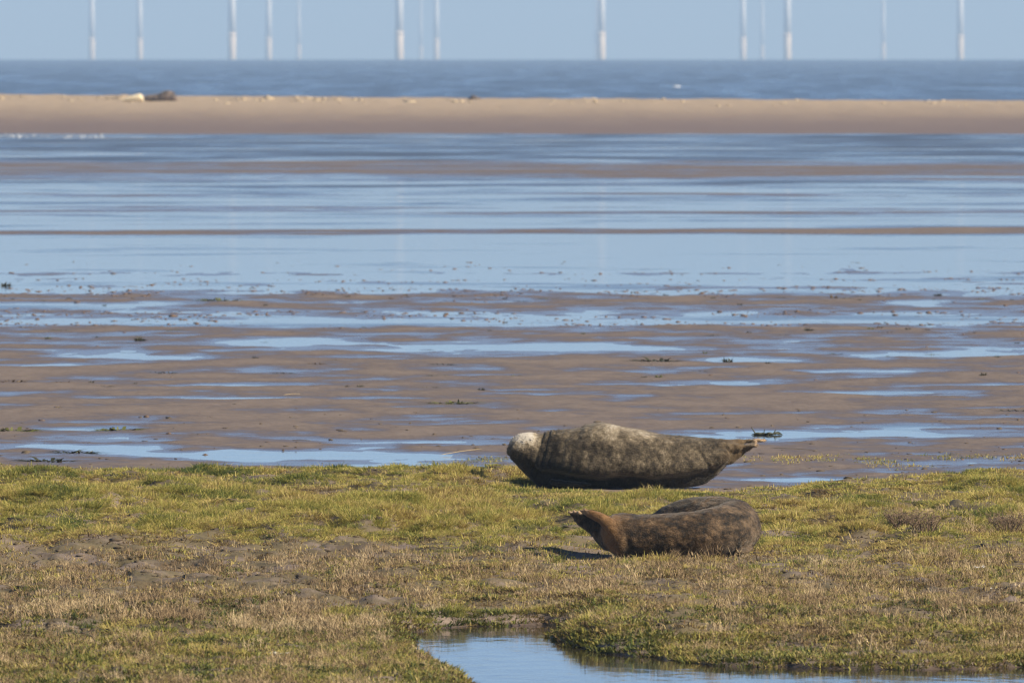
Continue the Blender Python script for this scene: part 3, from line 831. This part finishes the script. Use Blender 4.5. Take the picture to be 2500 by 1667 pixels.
def scatter(name, label, P, rotz, scl, tint, protos, tilt=None):
    """one stuff object: tufts instanced over points by geometry nodes"""
    col = bpy.data.collections.new(name + '_kinds')
    for o in protos: col.objects.link(o)
    me = bpy.data.meshes.new(name); me.vertices.add(len(P)); me.vertices.foreach_set('co', P.astype(np.float32).ravel())
    n = len(P)
    rot = np.zeros((n, 3), np.float32); rot[:, 2] = rotz
    if tilt is not None: rot[:, :2] = tilt
    me.attributes.new('rot', 'FLOAT_VECTOR', 'POINT').data.foreach_set('vector', rot.ravel())
    s3 = np.asarray(scl, np.float32)
    if s3.ndim == 1: s3 = np.repeat(s3[:, None], 3, 1)
    me.attributes.new('scl', 'FLOAT_VECTOR', 'POINT').data.foreach_set('vector', np.ascontiguousarray(s3).ravel())
    me.attributes.new('tint', 'FLOAT', 'POINT').data.foreach_set('value', np.asarray(tint, np.float32))
    me.attributes.new('pick', 'INT', 'POINT').data.foreach_set('value', rng.integers(0, len(protos), n).astype(np.int32))
    ob = link(name, me)
    ng = bpy.data.node_groups.new(name, 'GeometryNodeTree')
    ng.interface.new_socket('Geometry', in_out='INPUT', socket_type='NodeSocketGeometry')
    ng.interface.new_socket('Geometry', in_out='OUTPUT', socket_type='NodeSocketGeometry')
    gi = ng.nodes.new('NodeGroupInput'); go = ng.nodes.new('NodeGroupOutput')
    ip = ng.nodes.new('GeometryNodeInstanceOnPoints')
    ci = ng.nodes.new('GeometryNodeCollectionInfo'); ci.inputs['Collection'].default_value = col
    ci.inputs['Separate Children'].default_value = True; ci.inputs['Reset Children'].default_value = True
    def attr(nm, ty):
        a = ng.nodes.new('GeometryNodeInputNamedAttribute'); a.data_type = ty; a.inputs['Name'].default_value = nm
        return a.outputs['Attribute']
    L = ng.links.new
    L(gi.outputs[0], ip.inputs['Points']); L(ci.outputs[0], ip.inputs['Instance'])
    ip.inputs['Pick Instance'].default_value = True
    L(attr('pick', 'INT'), ip.inputs['Instance Index'])
    L(attr('rot', 'FLOAT_VECTOR'), ip.inputs['Rotation'])
    L(attr('scl', 'FLOAT_VECTOR'), ip.inputs['Scale'])
    L(ip.outputs[0], go.inputs[0])
    ob.modifiers.new('scatter', 'NODES').node_group = ng
    return tag(ob, label, name.replace('_', ' ').split()[-1], kind='stuff')

def candidates(y0, y1, step, hwk=0.0535):
    ys = np.arange(y0, y1, step)
    out = []
    for y in ys:
        xs = np.arange(-hwk * y, hwk * y, step)
        out.append(np.stack([xs + rng.uniform(-.5, .5, len(xs)) * step, np.full(len(xs), y) + rng.uniform(-.5, .5, len(xs)) * step], 1))
    return np.concatenate(out)

G_STOPS = [(0.02, (0.06, 0.095, 0.022)), (0.25, (0.16, 0.185, 0.040)), (0.48, (0.45, 0.395, 0.090)), (0.72, (0.55, 0.42, 0.16)), (0.88, (0.22, 0.14, 0.06)), (1.0, (0.10, 0.065, 0.03))]
M_GRASS = leaf_mat('grass_blades', G_STOPS, 0.6, 0.35)
M_HEATH = leaf_mat('dry_stems', [(0.1, (0.09, 0.056, 0.03)), (0.4, (0.22, 0.150, 0.08)), (0.62, (0.37, 0.27, 0.145)), (0.9, (0.52, 0.41, 0.24))], 0.8, 0.05)
M_MOSS = leaf_mat('low_leaves', [(0.05, (0.045, 0.062, 0.016)), (0.32, (0.11, 0.125, 0.028)), (0.58, (0.26, 0.235, 0.05)), (0.78, (0.20, 0.135, 0.06)), (0.95, (0.12, 0.075, 0.04))], 0.6, 0.2)

def near_seal(X, Y, pad=1.0):
    a = np.hypot((X - SEAL_B[0]) / (0.98 * pad), (Y - SEAL_B[1]) / (0.27 * pad)) < 1
    b = (np.hypot((X - SEAL_F[0] - .05) / (0.55 * pad), (Y - SEAL_F[1] - .05) / (0.22 * pad)) < 1) | (np.hypot((X - SEAL_F[0] - .35) / (0.3 * pad), (Y - SEAL_F[1] - .35) / (0.42 * pad)) < 1)
    c = np.hypot((X - SEAL_F[0] + .76) / .40, (Y - SEAL_F[1] + .05) / 1.0) < 1
    return a | b | (c if pad >= 1 else False)

def zones(X, Y):
    lx, ly = lay(X, Y, 0.1)
    jx = lx + 25 * noise(X / .5, Y / 1.2, 201); jy = ly + 7 * noise(X / .6, Y / 1.6, 202)
    e = np.interp(jx, EDGE_X, EDGE_Y)
    turf = sstep(e - 6, e + 2, jy)
    # bare ground
    bare = np.zeros(X.shape)
    for cx, cy, rx, ry, s in ((930, 1160, 290, 16, 1.0), (560, 1112, 240, 12, 1.0), (790, 1118, 140, 8, .8), (300, 1080, 120, 8, .9), (560, 1180, 150, 12, .7), (1000, 1254, 300, 12, 1.0), (640, 1268, 240, 18, .9), (420, 1215, 60, 6, .8),
                              (1260, 1252, 80, 9, .9), (330, 1340, 60, 10, .9), (470, 1342, 50, 8, .8), (1560, 1345, 90, 8, .5), (2000, 1118, 160, 5, .4), (1180, 1165, 60, 8, .5), (2200, 1108, 150, 6, .5),
                              (130, 1300, 200, 20, .5), (560, 1300, 200, 20, .5), (150, 1410, 160, 8, .7), (260, 1205, 160, 4, .3)):
        bare = np.maximum(bare, s * blob(jx, jy, cx, cy, rx, ry))
    patch = fbm(X / .7, Y / 1.6, 211, 4)
    d = poly_dist(X, Y, POOL_W)
    brown = sstep(1236, 1262, jy) * sstep(1180, 900, jx) * sstep(1500, 1450, jy)          # trampled ground left of the pool
    brown = np.maximum(brown, 0.55 * sstep(1255, 1275, jy) * sstep(1480, 1400, jy))
    heath = np.maximum(blob(jx, jy, 380, 1428, 560, 40), 0.9 * blob(jx, jy, 2150, 1405, 420, 35))
    heath = np.maximum(heath, 0.7 * blob(jx, jy, 880, 1430, 90, 40))
    heath = np.maximum(heath, 0.6 * blob(jx, jy, 1500, 1350, 600, 45))
    heath = np.maximum(heath, 0.35 * sstep(1255, 1300, jy))
    heath = np.maximum(heath, 0.45 * blob(jx, jy, 2200, 1225, 220, 30))
    mossy = np.maximum(sstep(1465, 1490, jy), sstep(0.9, 0.25, d) * sstep(1380, 1400, jy))
    mossy = np.maximum(mossy, 0.9 * blob(jx, jy, 880, 1425, 110, 18))
    mossy = np.maximum(mossy, 0.5 * sstep(1380, 1420, jy))
    return lx, ly, turf, bare, patch, d, brown, heath, mossy

pr = np.random.default_rng(3)
GP = [proto('grass_tuft', pr, [blades(pr, 52, .058, .025, .07, .0024, 1.15, .85, (pr.normal(0, .25), pr.normal(0, .25)))], M_GRASS) for _ in range(6)]
GP += [proto('grass_tuft', pr, [blades(pr, 46, .05, .045, .10, .0024, .9, 1.0, (pr.normal(0, .2), pr.normal(0, .2)))], M_GRASS) for _ in range(3)]
TP = [proto('tussock', pr, [blades(pr, 120, .09, .06, .145, .0026, 1.0, 1.15, (pr.normal(0, .2), pr.normal(-.1, .2)))], M_GRASS) for _ in range(5)]
SP = [proto('short_grass', pr, [blades(pr, 26, .06, .012, .045, .003, 1.2, .6)], M_GRASS) for _ in range(5)]

P = candidates(62, 105, 0.058)
X, Y = P.T
lx, ly, turf, bare, patch, dp, brown, heath, mossy = zones(X, Y)
Z = ground_z(X, Y)
tint = 0.47 + 0.44 * fbm(X / .8, Y / 1.8, 221, 4) + 0.36 * noise(X / .17, Y / .3, 222)
tint = tint - 0.18 * blob(lx, ly, 350, 1215, 420, 14) - 0.22 * blob(lx, ly, 1160, 1240, 120, 10) + 0.10 * blob(lx, ly, 900, 1205, 260, 20) + 0.08 * blob(lx, ly, 150, 1160, 200, 20)
tint = tint - 0.2 * blob(lx, ly, 600, 1090, 500, 8) + 0.10 * sstep(1250, 1330, ly)
mh, mw, mt = mound_at(X, Y)
mk = sstep(.15, .55, mw)
tint = tint + (mt + (tint - .47) * .35 - tint) * .8 * mk
# long turf grass
den = turf * (1 - bare) * (1 - 0.97 * brown) * (1 - .6 * mossy) * sstep(0.0, 0.15, dp) * np.clip(0.62 + 2.2 * patch, 0.02, 1) * (1 - .45 * sstep(1250, 1290, ly))
keep = (rng.uniform(0, 1, len(X)) < den) & ~near_seal(X, Y) & (Z > 0.012)
hs = np.clip(0.48 + 0.55 * fbm(X / .5, Y / 1.0, 231, 3) + 0.45 * blob(lx, ly, 900, 1205, 260, 22) + .25 * blob(lx, ly, 150, 1165, 220, 22) + .25 * blob(lx, ly, 1420, 1165, 130, 14), .3, 1.3)
hs = hs * (1 - 0.65 * blob(lx, ly, 1540, 1298, 330, 26)) * (1 - 0.5 * blob(lx, ly, 1480, 1130, 330, 16)) * np.where(near_seal(X, Y, 1.8), .7, 1)
k = keep
scl = np.stack([np.full(k.sum(), 1.0), np.full(k.sum(), 1.0), hs[k] * 1.0], 1) * rng.uniform(.8, 1.2, k.sum())[:, None]
scatter('marsh_grass', 'yellow green marsh grass covering the salt marsh', np.stack([X, Y, Z], 1)[k], rng.uniform(0, 6.28, k.sum()), scl, tint[k], GP)
# tussocks: taller clumps on the banks and hummocks
tus = np.zeros(len(X))
for cx, cy, rx, ry, s_ in ((900, 1205, 280, 24, .85), (150, 1168, 200, 20, .25), (420, 1150, 250, 12, .15), (1430, 1170, 130, 12, .25), (1060, 1105, 180, 10, .15), (500, 1092, 300, 7, .18), (1950, 1190, 260, 20, .14), (1850, 1230, 90, 10, .2),
                           (1130, 1416, 200, 18, .7), (900, 1420, 60, 16, .12), (1350, 1480, 90, 12, .2), (2080, 1100, 40, 5, .3), (620, 1500, 500, 40, .05), (1750, 1300, 500, 40, .03)):
    tus = np.maximum(tus, s_ * blob(lx, ly, cx, cy, rx, ry))
tus = np.maximum(tus, .40 * mk * sstep(.03, .07, mh))
tus = tus * turf * np.clip(.6 + 2.2 * fbm(X / .35, Y / .7, 271, 3), 0, 1.6) * (1 - .9 * bare) * (Z > .03) * sstep(0, .15, dp)
k = (rng.uniform(0, 1, len(X)) < tus) & ~near_seal(X, Y, 1.5)
scatter('tussock_grass', 'taller yellow tussocks of marsh grass', np.stack([X, Y, Z], 1)[k], rng.uniform(0, 6.28, k.sum()), rng.uniform(.5, .9, k.sum()), np.clip(tint[k] + .02, 0, .7), TP)
# short cropped grass and litter between
den = turf * (1 - .92 * bare) * sstep(-.04, 0.08, dp) * np.clip(0.62 - 0.40 * brown + 1.2 * patch, .22 - .16 * brown, .9)
for cx, cy, rx, ry, s_ in ((1900, 1034, 130, 6, .35), (2090, 1043, 90, 7, .5), (2250, 1032, 80, 6, .45), (2360, 1029, 50, 5, .7), (1120, 1036, 60, 5, .35), (2150, 1092, 60, 6, .8), (2300, 1085, 120, 6, .5), (30, 1068, 120, 5, .3)):
    den = np.maximum(den, s_ * blob(lx, ly + 3, cx, cy, rx, ry) * (patch > -.1))
den = np.maximum(den, .5 * mk * turf)
keep = (rng.uniform(0, 1, len(X)) < den) & ~near_seal(X, Y, .9) & (Z > 0.006)
k = keep
scatter('short_grass', 'short cropped grass and dead blades on the soil', np.stack([X, Y, Z], 1)[k], rng.uniform(0, 6.28, k.sum()), rng.uniform(.8, 1.3, k.sum()), np.clip(tint[k] + .12 + .25 * brown[k], 0, 1), SP)

# dry brown stems
def stems(r, n, rad, hmin, hmax):
    parts = [blades(r, n, rad, hmin, hmax, .0018, .28, .1)]
    for _ in range(n):
        a = r.uniform(0, 6.28); rr = rad * math.sqrt(r.uniform()); x0, y0 = math.cos(a) * rr, math.sin(a) * rr
        h0 = r.uniform(hmin * .5, hmax * .8)
        V, F, rv = blades(r, 4, .012, .018, .045, .0022, .9, .1)
        V = V + np.array([x0, y0, h0 * .8])
        parts.append((V, F, rv))
    return parts
HP = [proto('dry_stem_tuft', pr, stems(pr, 9, .06, .05, .13), M_HEATH) for _ in range(6)]
P2 = candidates(62, 92, 0.085)
X, Y = P2.T
lx, ly, turf, bare, patch, dp, brown, heath, mossy = zones(X, Y)
Z = ground_z(X, Y)
den = turf * np.clip(heath * (0.62 + 1.6 * patch) + 0.10 * sstep(1250, 1290, ly) + .03, 0, 1) * (1 - .8 * bare) * sstep(.1, .3, dp)
k = (rng.uniform(0, 1, len(X)) < den) & ~near_seal(X, Y, 1.15) & (Z > .02)
hh = np.clip(0.36 + .45 * heath + .75 * fbm(X / .4, Y / .8, 241, 4), .2, 1.35)
scatter('dry_heath', 'dry brown stems of dead marsh plants', np.stack([X, Y, Z], 1)[k], rng.uniform(0, 6.28, k.sum()), hh[k] * rng.uniform(.8, 1.2, k.sum()),
        np.clip(.5 + .3 * fbm(X / .6, Y / 1.2, 242, 3)[k] + rng.normal(0, .08, k.sum()), 0, 1), HP)

# low green leafy cover round the pool and at the bottom
MP = [proto('low_leaves', pr, [blades(pr, 44, .05, .012, .045, .0038, .9, .8)], M_MOSS) for _ in range(6)]
P3 = candidates(60, 92, 0.062)
X, Y = P3.T
lx, ly, turf, bare, patch, dp, brown, heath, mossy = zones(X, Y)
Z = ground_z(X, Y)
den = turf * np.clip(mossy * (.95 + 1.1 * patch) + .75 * sstep(.7, .2, dp) + .22 * sstep(1270, 1330, ly) * (patch > .05), 0, 1) * (1 - .6 * bare) * sstep(-.06, .04, dp)
k = (rng.uniform(0, 1, len(X)) < den) & ~near_seal(X, Y) & (Z > .004)
tt = .50 + .55 * fbm(X / .5, Y / 1.0, 251, 4) + .1 * sstep(.9, .2, dp) * 0
scatter('low_marsh_plants', 'low green leafy marsh plants beside the pool', np.stack([X, Y, Z], 1)[k], rng.uniform(0, 6.28, k.sum()), rng.uniform(.8, 1.7, k.sum()), np.clip(tt[k], 0, 1), MP)

# ------------------------------------------------------------------ mud clods and crumbs (nobody could count them)
def clods(name, label, pts, size, mat, seed):
    r = np.random.default_rng(seed)
    bm = bmesh.new(); bmesh.ops.create_icosphere(bm, subdivisions=1, radius=1)
    bv = np.array([v.co[:] for v in bm.verts]); bf = np.array([[v.index for v in f.verts] for f in bm.faces]); bm.free()
    n = len(pts)
    s = size * np.minimum(r.lognormal(0, .5, n), 2.0)
    V = bv[None] * (1 + r.normal(0, .30, (n, len(bv), 1))) * np.stack([s * r.uniform(.8, 1.8, n), s * r.uniform(.8, 1.8, n), s * r.uniform(.25, .6, n)], 1)[:, None, :]
    V = V + pts[:, None, :]
    F = bf[None] + (np.arange(n) * len(bv))[:, None, None]
    me = mesh_np(name, V.reshape(-1, 3), F.reshape(-1, 3))
    return tag(link(name, me, mat), label, 'mud', kind='stuff')
M_CLOD = mat_flat('clod_mud', (0.115, 0.074, 0.050), 0.75, .4, 3.0)
cp = []
for (y0, y1, n) in ((600, 632, 700), (640, 684, 3000), (684, 716, 350), (716, 750, 1900), (750, 800, 150), (800, 1000, 70), (1000, 1075, 50)):
    xd = rng.uniform(-250, 2600, n); yd = rng.uniform(y0, y1, n)
    dd = FPX * CAM_H / (yd * K - LEVEL); xx = (xd * K - 1250) * dd / FPX
    clump = fbm(xx / 1.8, dd / 5, 261, 3)
    m_ = clump > 0.02 + .25 * (n < 400)
    cp.append(np.stack([xx[m_], dd[m_], np.maximum(ground_z(xx[m_], dd[m_]), -.006)], 1))
cp = np.concatenate(cp)
clods('mud_clods', 'lumps of brown mud standing out of the shallow water', cp, 0.0155, M_CLOD, 31)
M_CRUMB = mat_flat('dark_litter', (0.085, 0.062, 0.036), 0.85, .75, 5.0)
n = 15000
yd = 900 + 660 * rng.uniform(0, 1, n) ** 0.55; xd = rng.uniform(-200, 2550, n)
dd = FPX * (CAM_H - .08) / (yd * K - LEVEL); xx = (xd * K - 1250) * dd / FPX
zz = ground_z(xx, dd); m_ = (zz > .004) & ((zz > .05) | (rng.uniform(0, 1, n) < .3)) & ~near_seal(xx, dd)
clods('soil_crumbs', 'dark crumbs of soil and plant litter on the mud', np.stack([xx, dd, zz], 1)[m_], 0.013, M_CRUMB, 32)

xd = np.concatenate([rng.normal(290, 25, 14), rng.uniform(0, 260, 16), rng.normal(560, 40, 14), rng.normal(690, 40, 16), rng.normal(770, 30, 10), rng.uniform(800, 2352, 30), rng.normal(1345, 40, 8)])
dd = rng.normal(536, 2.5, len(xd)); xx = (xd * K - 1250) * dd / FPX
clods('crest_debris', 'pale lumps of dry sand and drift along the crest of the far bank', np.stack([xx, dd, bank_z(xx, dd) + .01], 1), 0.085, mat_flat('drift_pale', (0.42, 0.33, 0.21), .9, .4, 2.0), 33)
xd = np.concatenate([rng.uniform(-60, 85, 60), rng.uniform(145, 235, 55), rng.uniform(60, 160, 6)])
yd = np.where(xd < 100, rng.normal(312, 1.6, len(xd)), rng.normal(314.5, 1.8, len(xd)))
dd = FPX * CAM_H / (yd * K - LEVEL); xx = (xd * K - 1250) * dd / FPX
sf = clods('surf', 'thin white surf lapping at the foot of the far bank at the left', np.stack([xx, dd, dd * 0 + .005], 1), 0.04, mat_flat('surf_white', (0.36, 0.39, 0.43), .9, .1, 2.0), 34)
sf['category'] = 'surf'
# ------------------------------------------------------------------ single plants and seaweed on the flat
def ribbon_mesh(name, r, n, spread, height, wd, flat):
    V, F, rv = blades(r, n, spread * .5, height * .35, height, wd, 1.6 if flat else .8, 1.0 if flat else .8)
    if flat: V[:, 2] *= .45; V[:, 0] *= 1.5
    me = mesh_np(name, V, F)
    return me
M_WEED = mat_flat('seaweed_dark', (0.035, 0.036, 0.014), 0.55, .5, 20)
M_WEEDG = mat_flat('seaweed_green', (0.10, 0.105, 0.022), 0.6, .4, 20)
M_WEEDB = mat_flat('seaweed_brown', (0.13, 0.085, 0.035), 0.6, .4, 20)
wr = np.random.default_rng(17)
def weed_kinds(tagname, mat):
    return ([ribbon_mesh('seaweed_clump', wr, 60, .16, .15, .008, True) for _ in range(3)], [ribbon_mesh('plant_tuft', wr, 60, .09, .11, .006, False) for _ in range(3)])
WK = {}
for key, mat in (('d', M_WEED), ('g', M_WEEDG), ('b', M_WEEDB)):
    fl, upk = weed_kinds(key, mat)
    for m_ in fl + upk: m_.materials.append(mat)
    WK[key] = (fl, upk)
def weed(xd, yd, key, flat, size, label, group, cat=None):
    p = ground_pt(xd, yd, 0.01)
    z = max(gz(p.x, p.y), 0.0)
    me = rnd.choice(WK[key][0 if flat else 1])
    o = link('seaweed_clump' if flat else 'plant_tuft', me)
    o.location = (p.x, p.y, z - .004)
    o.rotation_euler = (0, 0, rnd.uniform(-.5, .5) if flat else rnd.uniform(0, 6.28))
    s = size * .72; o.scale = (s, s, s * rnd.uniform(.7, .95))
    return tag(o, label, 'seaweed' if flat else 'plant', group)
BIG = [(1040, 927, 'g', True, 2.1, 'green seaweed mat lying alone on the bare mud left above the large seal'), (1510, 832, 'd', True, 2.4, 'long dark seaweed clump beside a pool right of the middle'),
       (1672, 830, 'd', False, 1.5, 'dark rounded plant tuft standing in a pool above the large seal'), (320, 782, 'd', False, 1.9, 'tallest dark plant tuft on the mud at the left'),
       (1512, 868, 'g', False, 1.0, 'small upright yellow green plant above the large seal'), (20, 878, 'b', True, 1.7, 'brown seaweed clump on the mud at the left edge'),
       (270, 987, 'g', True, 2.1, 'green seaweed strands stretched along a thin pool at the left'), (25, 991, 'g', True, 2.4, 'flattened green seaweed at the left edge near the turf'),
       (725, 837, 'b', True, 1.0, 'brown seaweed clump left of the middle on smooth mud'), (375, 856, 'd', True, 1.3, 'flat dark seaweed strip at the left below two pools'),
       (2260, 865, 'd', False, 1.0, 'dark plant tuft between thin pools at the right'), (1857, 760, 'd', False, 1.4, 'dark upright plant tuft on the mud band right of the middle'),
       (1915, 684, 'b', False, 1.5, 'brown plant tuft at the lower edge of the wide water, right of the middle'), (2155, 680, 'd', False, 1.5, 'dark plant tuft in the wide water at the right'),
       (15, 655, 'd', False, 1.9, 'dark plant tuft in the wide water at the left edge'), (500, 690, 'g', True, 2.6, 'long green seaweed mat along the wide water at the left'),
       (1018, 838, 'd', True, 1.1, 'dark seaweed heap in the middle of the mud'), (1005, 863, 'g', True, .9, 'green seaweed heap just below a darker one in the middle'),
       (650, 858, 'd', True, 1.0, 'dark seaweed heap on the mud between two thin pools at the left'), (170, 1038, 'd', True, 2.0, 'dark seaweed strip below the thin pool at the lower left'),
       (110, 1060, 'd', True, 2.2, 'dark seaweed strip on the mud just beyond the left turf'), (2335, 945, 'd', True, 1.4, 'dark seaweed at the right edge by a thin pool')]
for xd, yd, key, fl, s, lab in BIG:
    weed(xd, yd, key, fl, s, lab, 'seaweed and plant tufts on the mud flat')
SMALL = [(110, 778), (137, 780), (222, 774), (290, 787), (585, 824), (770, 828), (797, 889), (826, 889), (1123, 824), (1180, 864), (1560, 760), (1635, 771), (2000, 757), (2085, 758), (2130, 758),
         (1345, 692), (1285, 686), (898, 687), (610, 703), (680, 693), (100, 692), (1340, 768), (1290, 690), (1700, 700), (60, 866), (145, 880), (210, 880), (310, 882), (1800, 770), (1620, 812), (1480, 868), (1920, 812), (2040, 818), (2290, 822), (1030, 690), (1160, 686), (240, 700), (450, 712)]
for _ in range(46):
    SMALL.append((rnd.uniform(0, 2352), rnd.choice([rnd.gauss(686, 4), rnd.gauss(757, 6), rnd.uniform(690, 900)])))
ORD = ['first', 'second', 'third', 'fourth', 'fifth', 'sixth', 'seventh', 'eighth', 'ninth', 'tenth', 'eleventh', 'twelfth', 'thirteenth', 'fourteenth', 'fifteenth', 'sixteenth', 'seventeenth', 'eighteenth', 'nineteenth', 'twentieth']
ORD += ['twenty-' + a for a in ORD[:9]] + ['thirtieth'] + ['thirty-' + a for a in ORD[:9]]
count = {}
for xd, yd in sorted(SMALL):
    band = 0 if yd < 722 else 1 if yd < 800 else 2
    fl = rnd.random() < .55
    lab = ('small dark ' + ('seaweed heap' if fl else 'plant tuft') + (' along the lower edge of the wide water', ' on the mud band between the pools', ' scattered on the smooth mud beyond the seals')[band])
    count[lab] = count.get(lab, -1) + 1
    lab += ', ' + ORD[count[lab]] + ' from the left'
    weed(xd, yd, rnd.choice('dddgb'), fl, rnd.uniform(.5, 1.0), lab, ('tufts along the wide water', 'tufts on the mud band', 'tufts on the smooth mud')[band])

# dark weed with twigs in the pool behind the large seal's flippers
def twig_mesh(name, segs):
    pcs = [chain(p, 10, 6) for p in segs]
    V = np.concatenate([v for v, f in pcs]); F = []; o = 0
    for v, f in pcs: F += [tuple(i + o for i in t) for t in f]; o += len(v)
    me = mesh_np(name, V, np.array(F)); smooth(me); return me
p = ground_pt(1760, 999, 0.0)
tseg = []
for i in range(16):
    x0 = wr.uniform(-.085, .09); a_ = wr.uniform(-.5, .5); l_ = wr.uniform(.03, .06)
    tseg.append([(x0 - l_ * math.cos(a_), wr.normal(0, .02), .002, .006, .005), (x0, wr.normal(0, .02), wr.uniform(.006, .024), .009, .007), (x0 + l_ * math.cos(a_), wr.normal(0, .02), .002, .005, .004)])
tseg += [[(-.08, 0, .01, .006, .006), (-.10, 0, .045, .005, .005), (-.115, 0, .07, .003, .003)], [(.055, 0, .01, .006, .006), (.075, .01, .05, .003, .003)], [(-.02, 0, .01, .005, .005), (-.01, 0, .055, .0025, .0025)]]
tw = link('floating_weed', twig_mesh('floating_weed', tseg), M_WEED)
tw.location = (p.x, p.y, 0.0); tw.scale = (1.25, 1.25, 1.1)
tag(tw, 'black twiggy seaweed floating in the pool behind the large seal', 'seaweed')

# pale straws
M_STRAW = mat_flat('straw', (0.36, 0.27, 0.14), 0.7, .15, 40)
STRAW = [(1010, 1040, 1110, 1030, 'pale straw lying on the mud left of the large seal'), (1770, 1028, 1880, 1034, 'pale straw on the mud beside the large seal hind flippers'),
         (2025, 1080, 2062, 1098, 'pale straw sticking up from the turf at the right edge of the wet strip'), (2300, 1140, 2345, 1139, 'pale straw on the grass at the right edge'),
         (670, 1008, 715, 1010, 'pale straw on bare mud above the left pool'), (650, 905, 690, 904, 'pale straw by the thin pools left of the middle'), (1880, 1118, 1925, 1117, 'pale straw lying flat in the turf right of the large seal')]
for x0, y0, x1, y1, lab in STRAW:
    a = ground_pt(x0, y0, .03 if y0 < 1075 else .13); b_ = ground_pt(x1, y1, .03 if y0 < 1075 else .13)
    b_.y = a.y + (b_.y - a.y) * (1.0 if abs(y1 - y0) < 12 else 0.1)
    if abs(y1 - y0) >= 12: a.z = b_.z + 0.07
    else: a.z = gz(a.x, a.y) + .012; b_.z = gz(b_.x, b_.y) + .012
    a.z = max(a.z, .012); b_.z = max(b_.z, .012)
    mid = (a + b_) / 2; l = b_ - a
    me = twig_mesh('straw', [[(*(a - mid), .0028, .0028), (*(l * 0.02 + Vector((0, 0, .005))), .0028, .0028), (*(b_ - mid), .002, .002)]])
    o = link('straw', me, M_STRAW); o.location = mid
    tag(o, lab, 'straw', 'pale straws on the marsh')

# white feathers
M_FEATH = mat_flat('feather_white', (0.78, 0.76, 0.72), 0.8, .1, 40)
def feather_mesh(r):
    V, F, rv = blades(r, 26, .03, .03, .06, .006, 1.2, .6)
    return mesh_np('feather', V, F)
fm = [feather_mesh(wr) for _ in range(3)]
for xd, yd, s, lab in ((1088, 1160, 1.0, 'white feather on bare soil left of the large seal'), (90, 1099, 1.2, 'white feather in the turf at the left'), (2284, 1358, .9, 'white feather in the brown stems at the right'),
                       (640, 1494, 1.0, 'white feather in the low green plants at the lower left'), (2250, 1310, .7, 'white feather at the right below the dead shrubs'), (52, 1186, .7, 'small pale feather in the yellow grass at the left')):
    p = ground_pt(xd, yd, .12); o = link('feather', rnd.choice(fm), M_FEATH)
    o.location = (p.x, p.y, gz(p.x, p.y) + .02); o.scale = (1.3 * s, .8 * s, .55 * s)
    tag(o, lab, 'feather', 'white feathers in the marsh')

# dead shrubs at the right
M_SHRUB = mat_flat('shrub_brown', (0.17, 0.115, 0.07), 0.8, .3, 20)
def shrub_mesh(r, n, rad, h):
    segs = []
    for _ in range(n):
        a = r.uniform(0, 6.28); e = r.uniform(.2, 1.0) * rad
        x0, y0 = math.cos(a) * e * .3, math.sin(a) * e * .3; x1, y1 = math.cos(a) * e, math.sin(a) * e; hh = h * r.uniform(.5, 1.05)
        segs.append([(x0, y0, -.01, .0035, .0035), ((x0 + x1) / 2 + r.normal(0, .01), (y0 + y1) / 2, hh * .6, .003, .003), (x1, y1, hh, .002, .002)])
        for _ in range(3):
            t = r.uniform(.4, .9); bx, by_, bz = x0 + (x1 - x0) * t, y0 + (y1 - y0) * t, hh * t
            segs.append([(bx, by_, bz, .0025, .0025), (bx + r.normal(0, .02), by_ + r.normal(0, .02), bz + .025, .0022, .0022), (bx + r.normal(0, .035), by_ + r.normal(0, .035), bz + r.uniform(.03, .055), .0018, .0018)])
    pcs = [chain(p, 4, 4) for p in segs]
    V = np.concatenate([v for v, f in pcs]); F = []; o = 0
    for v, f in pcs: F += [tuple(i + o for i in t) for t in f]; o += len(v)
    return mesh_np('dead_shrub', V, np.array(F))
for xd, yd, s, lab in ((2072, 1228, 1.0, 'upright reddish brown dead shrub in the turf right of the brown seal'), (2128, 1240, 1.25, 'spreading brown dead shrub just right of the upright one'), (2315, 1228, 1.2, 'brown dead shrub at the right edge of the turf')):
    p = ground_pt(xd, yd, .14); o = link('dead_shrub', shrub_mesh(wr, 42, .17 * s, .17), M_SHRUB)
    o.location = (p.x, p.y, gz(p.x, p.y)); tag(o, lab, 'shrub', 'dead shrubs in the turf')

# ------------------------------------------------------------------ the air
def haze():
    bm = bmesh.new(); bmesh.ops.create_cube(bm, size=1)
    x0, x1, y0, y1, z0, z1 = -7000, 7000, -120, 14600, -24, 158
    for v in bm.verts:
        v.co = ((x0 + x1) / 2 + v.co.x * (x1 - x0), (y0 + y1) / 2 + v.co.y * (y1 - y0), (z0 + z1) / 2 + v.co.z * (z1 - z0))
    me = bpy.data.meshes.new('haze'); bm.to_mesh(me); bm.free()
    m = bpy.data.materials.new('haze_air'); m.use_nodes = True; t = m.node_tree; t.nodes.clear()
    o = t.nodes.new('ShaderNodeOutputMaterial'); v = t.nodes.new('ShaderNodeVolumePrincipled')
    v.inputs['Color'].default_value = (0.54, 0.75, 1.0, 1)
    v.inputs['Density'].default_value = 1.9e-4
    v.inputs['Anisotropy'].default_value = 0.0
    t.links.new(v.outputs[0], o.inputs['Volume'])
    me.materials.append(m)
    return tag(link('haze', me), 'thin blue sea haze', 'haze', kind='stuff')
haze()
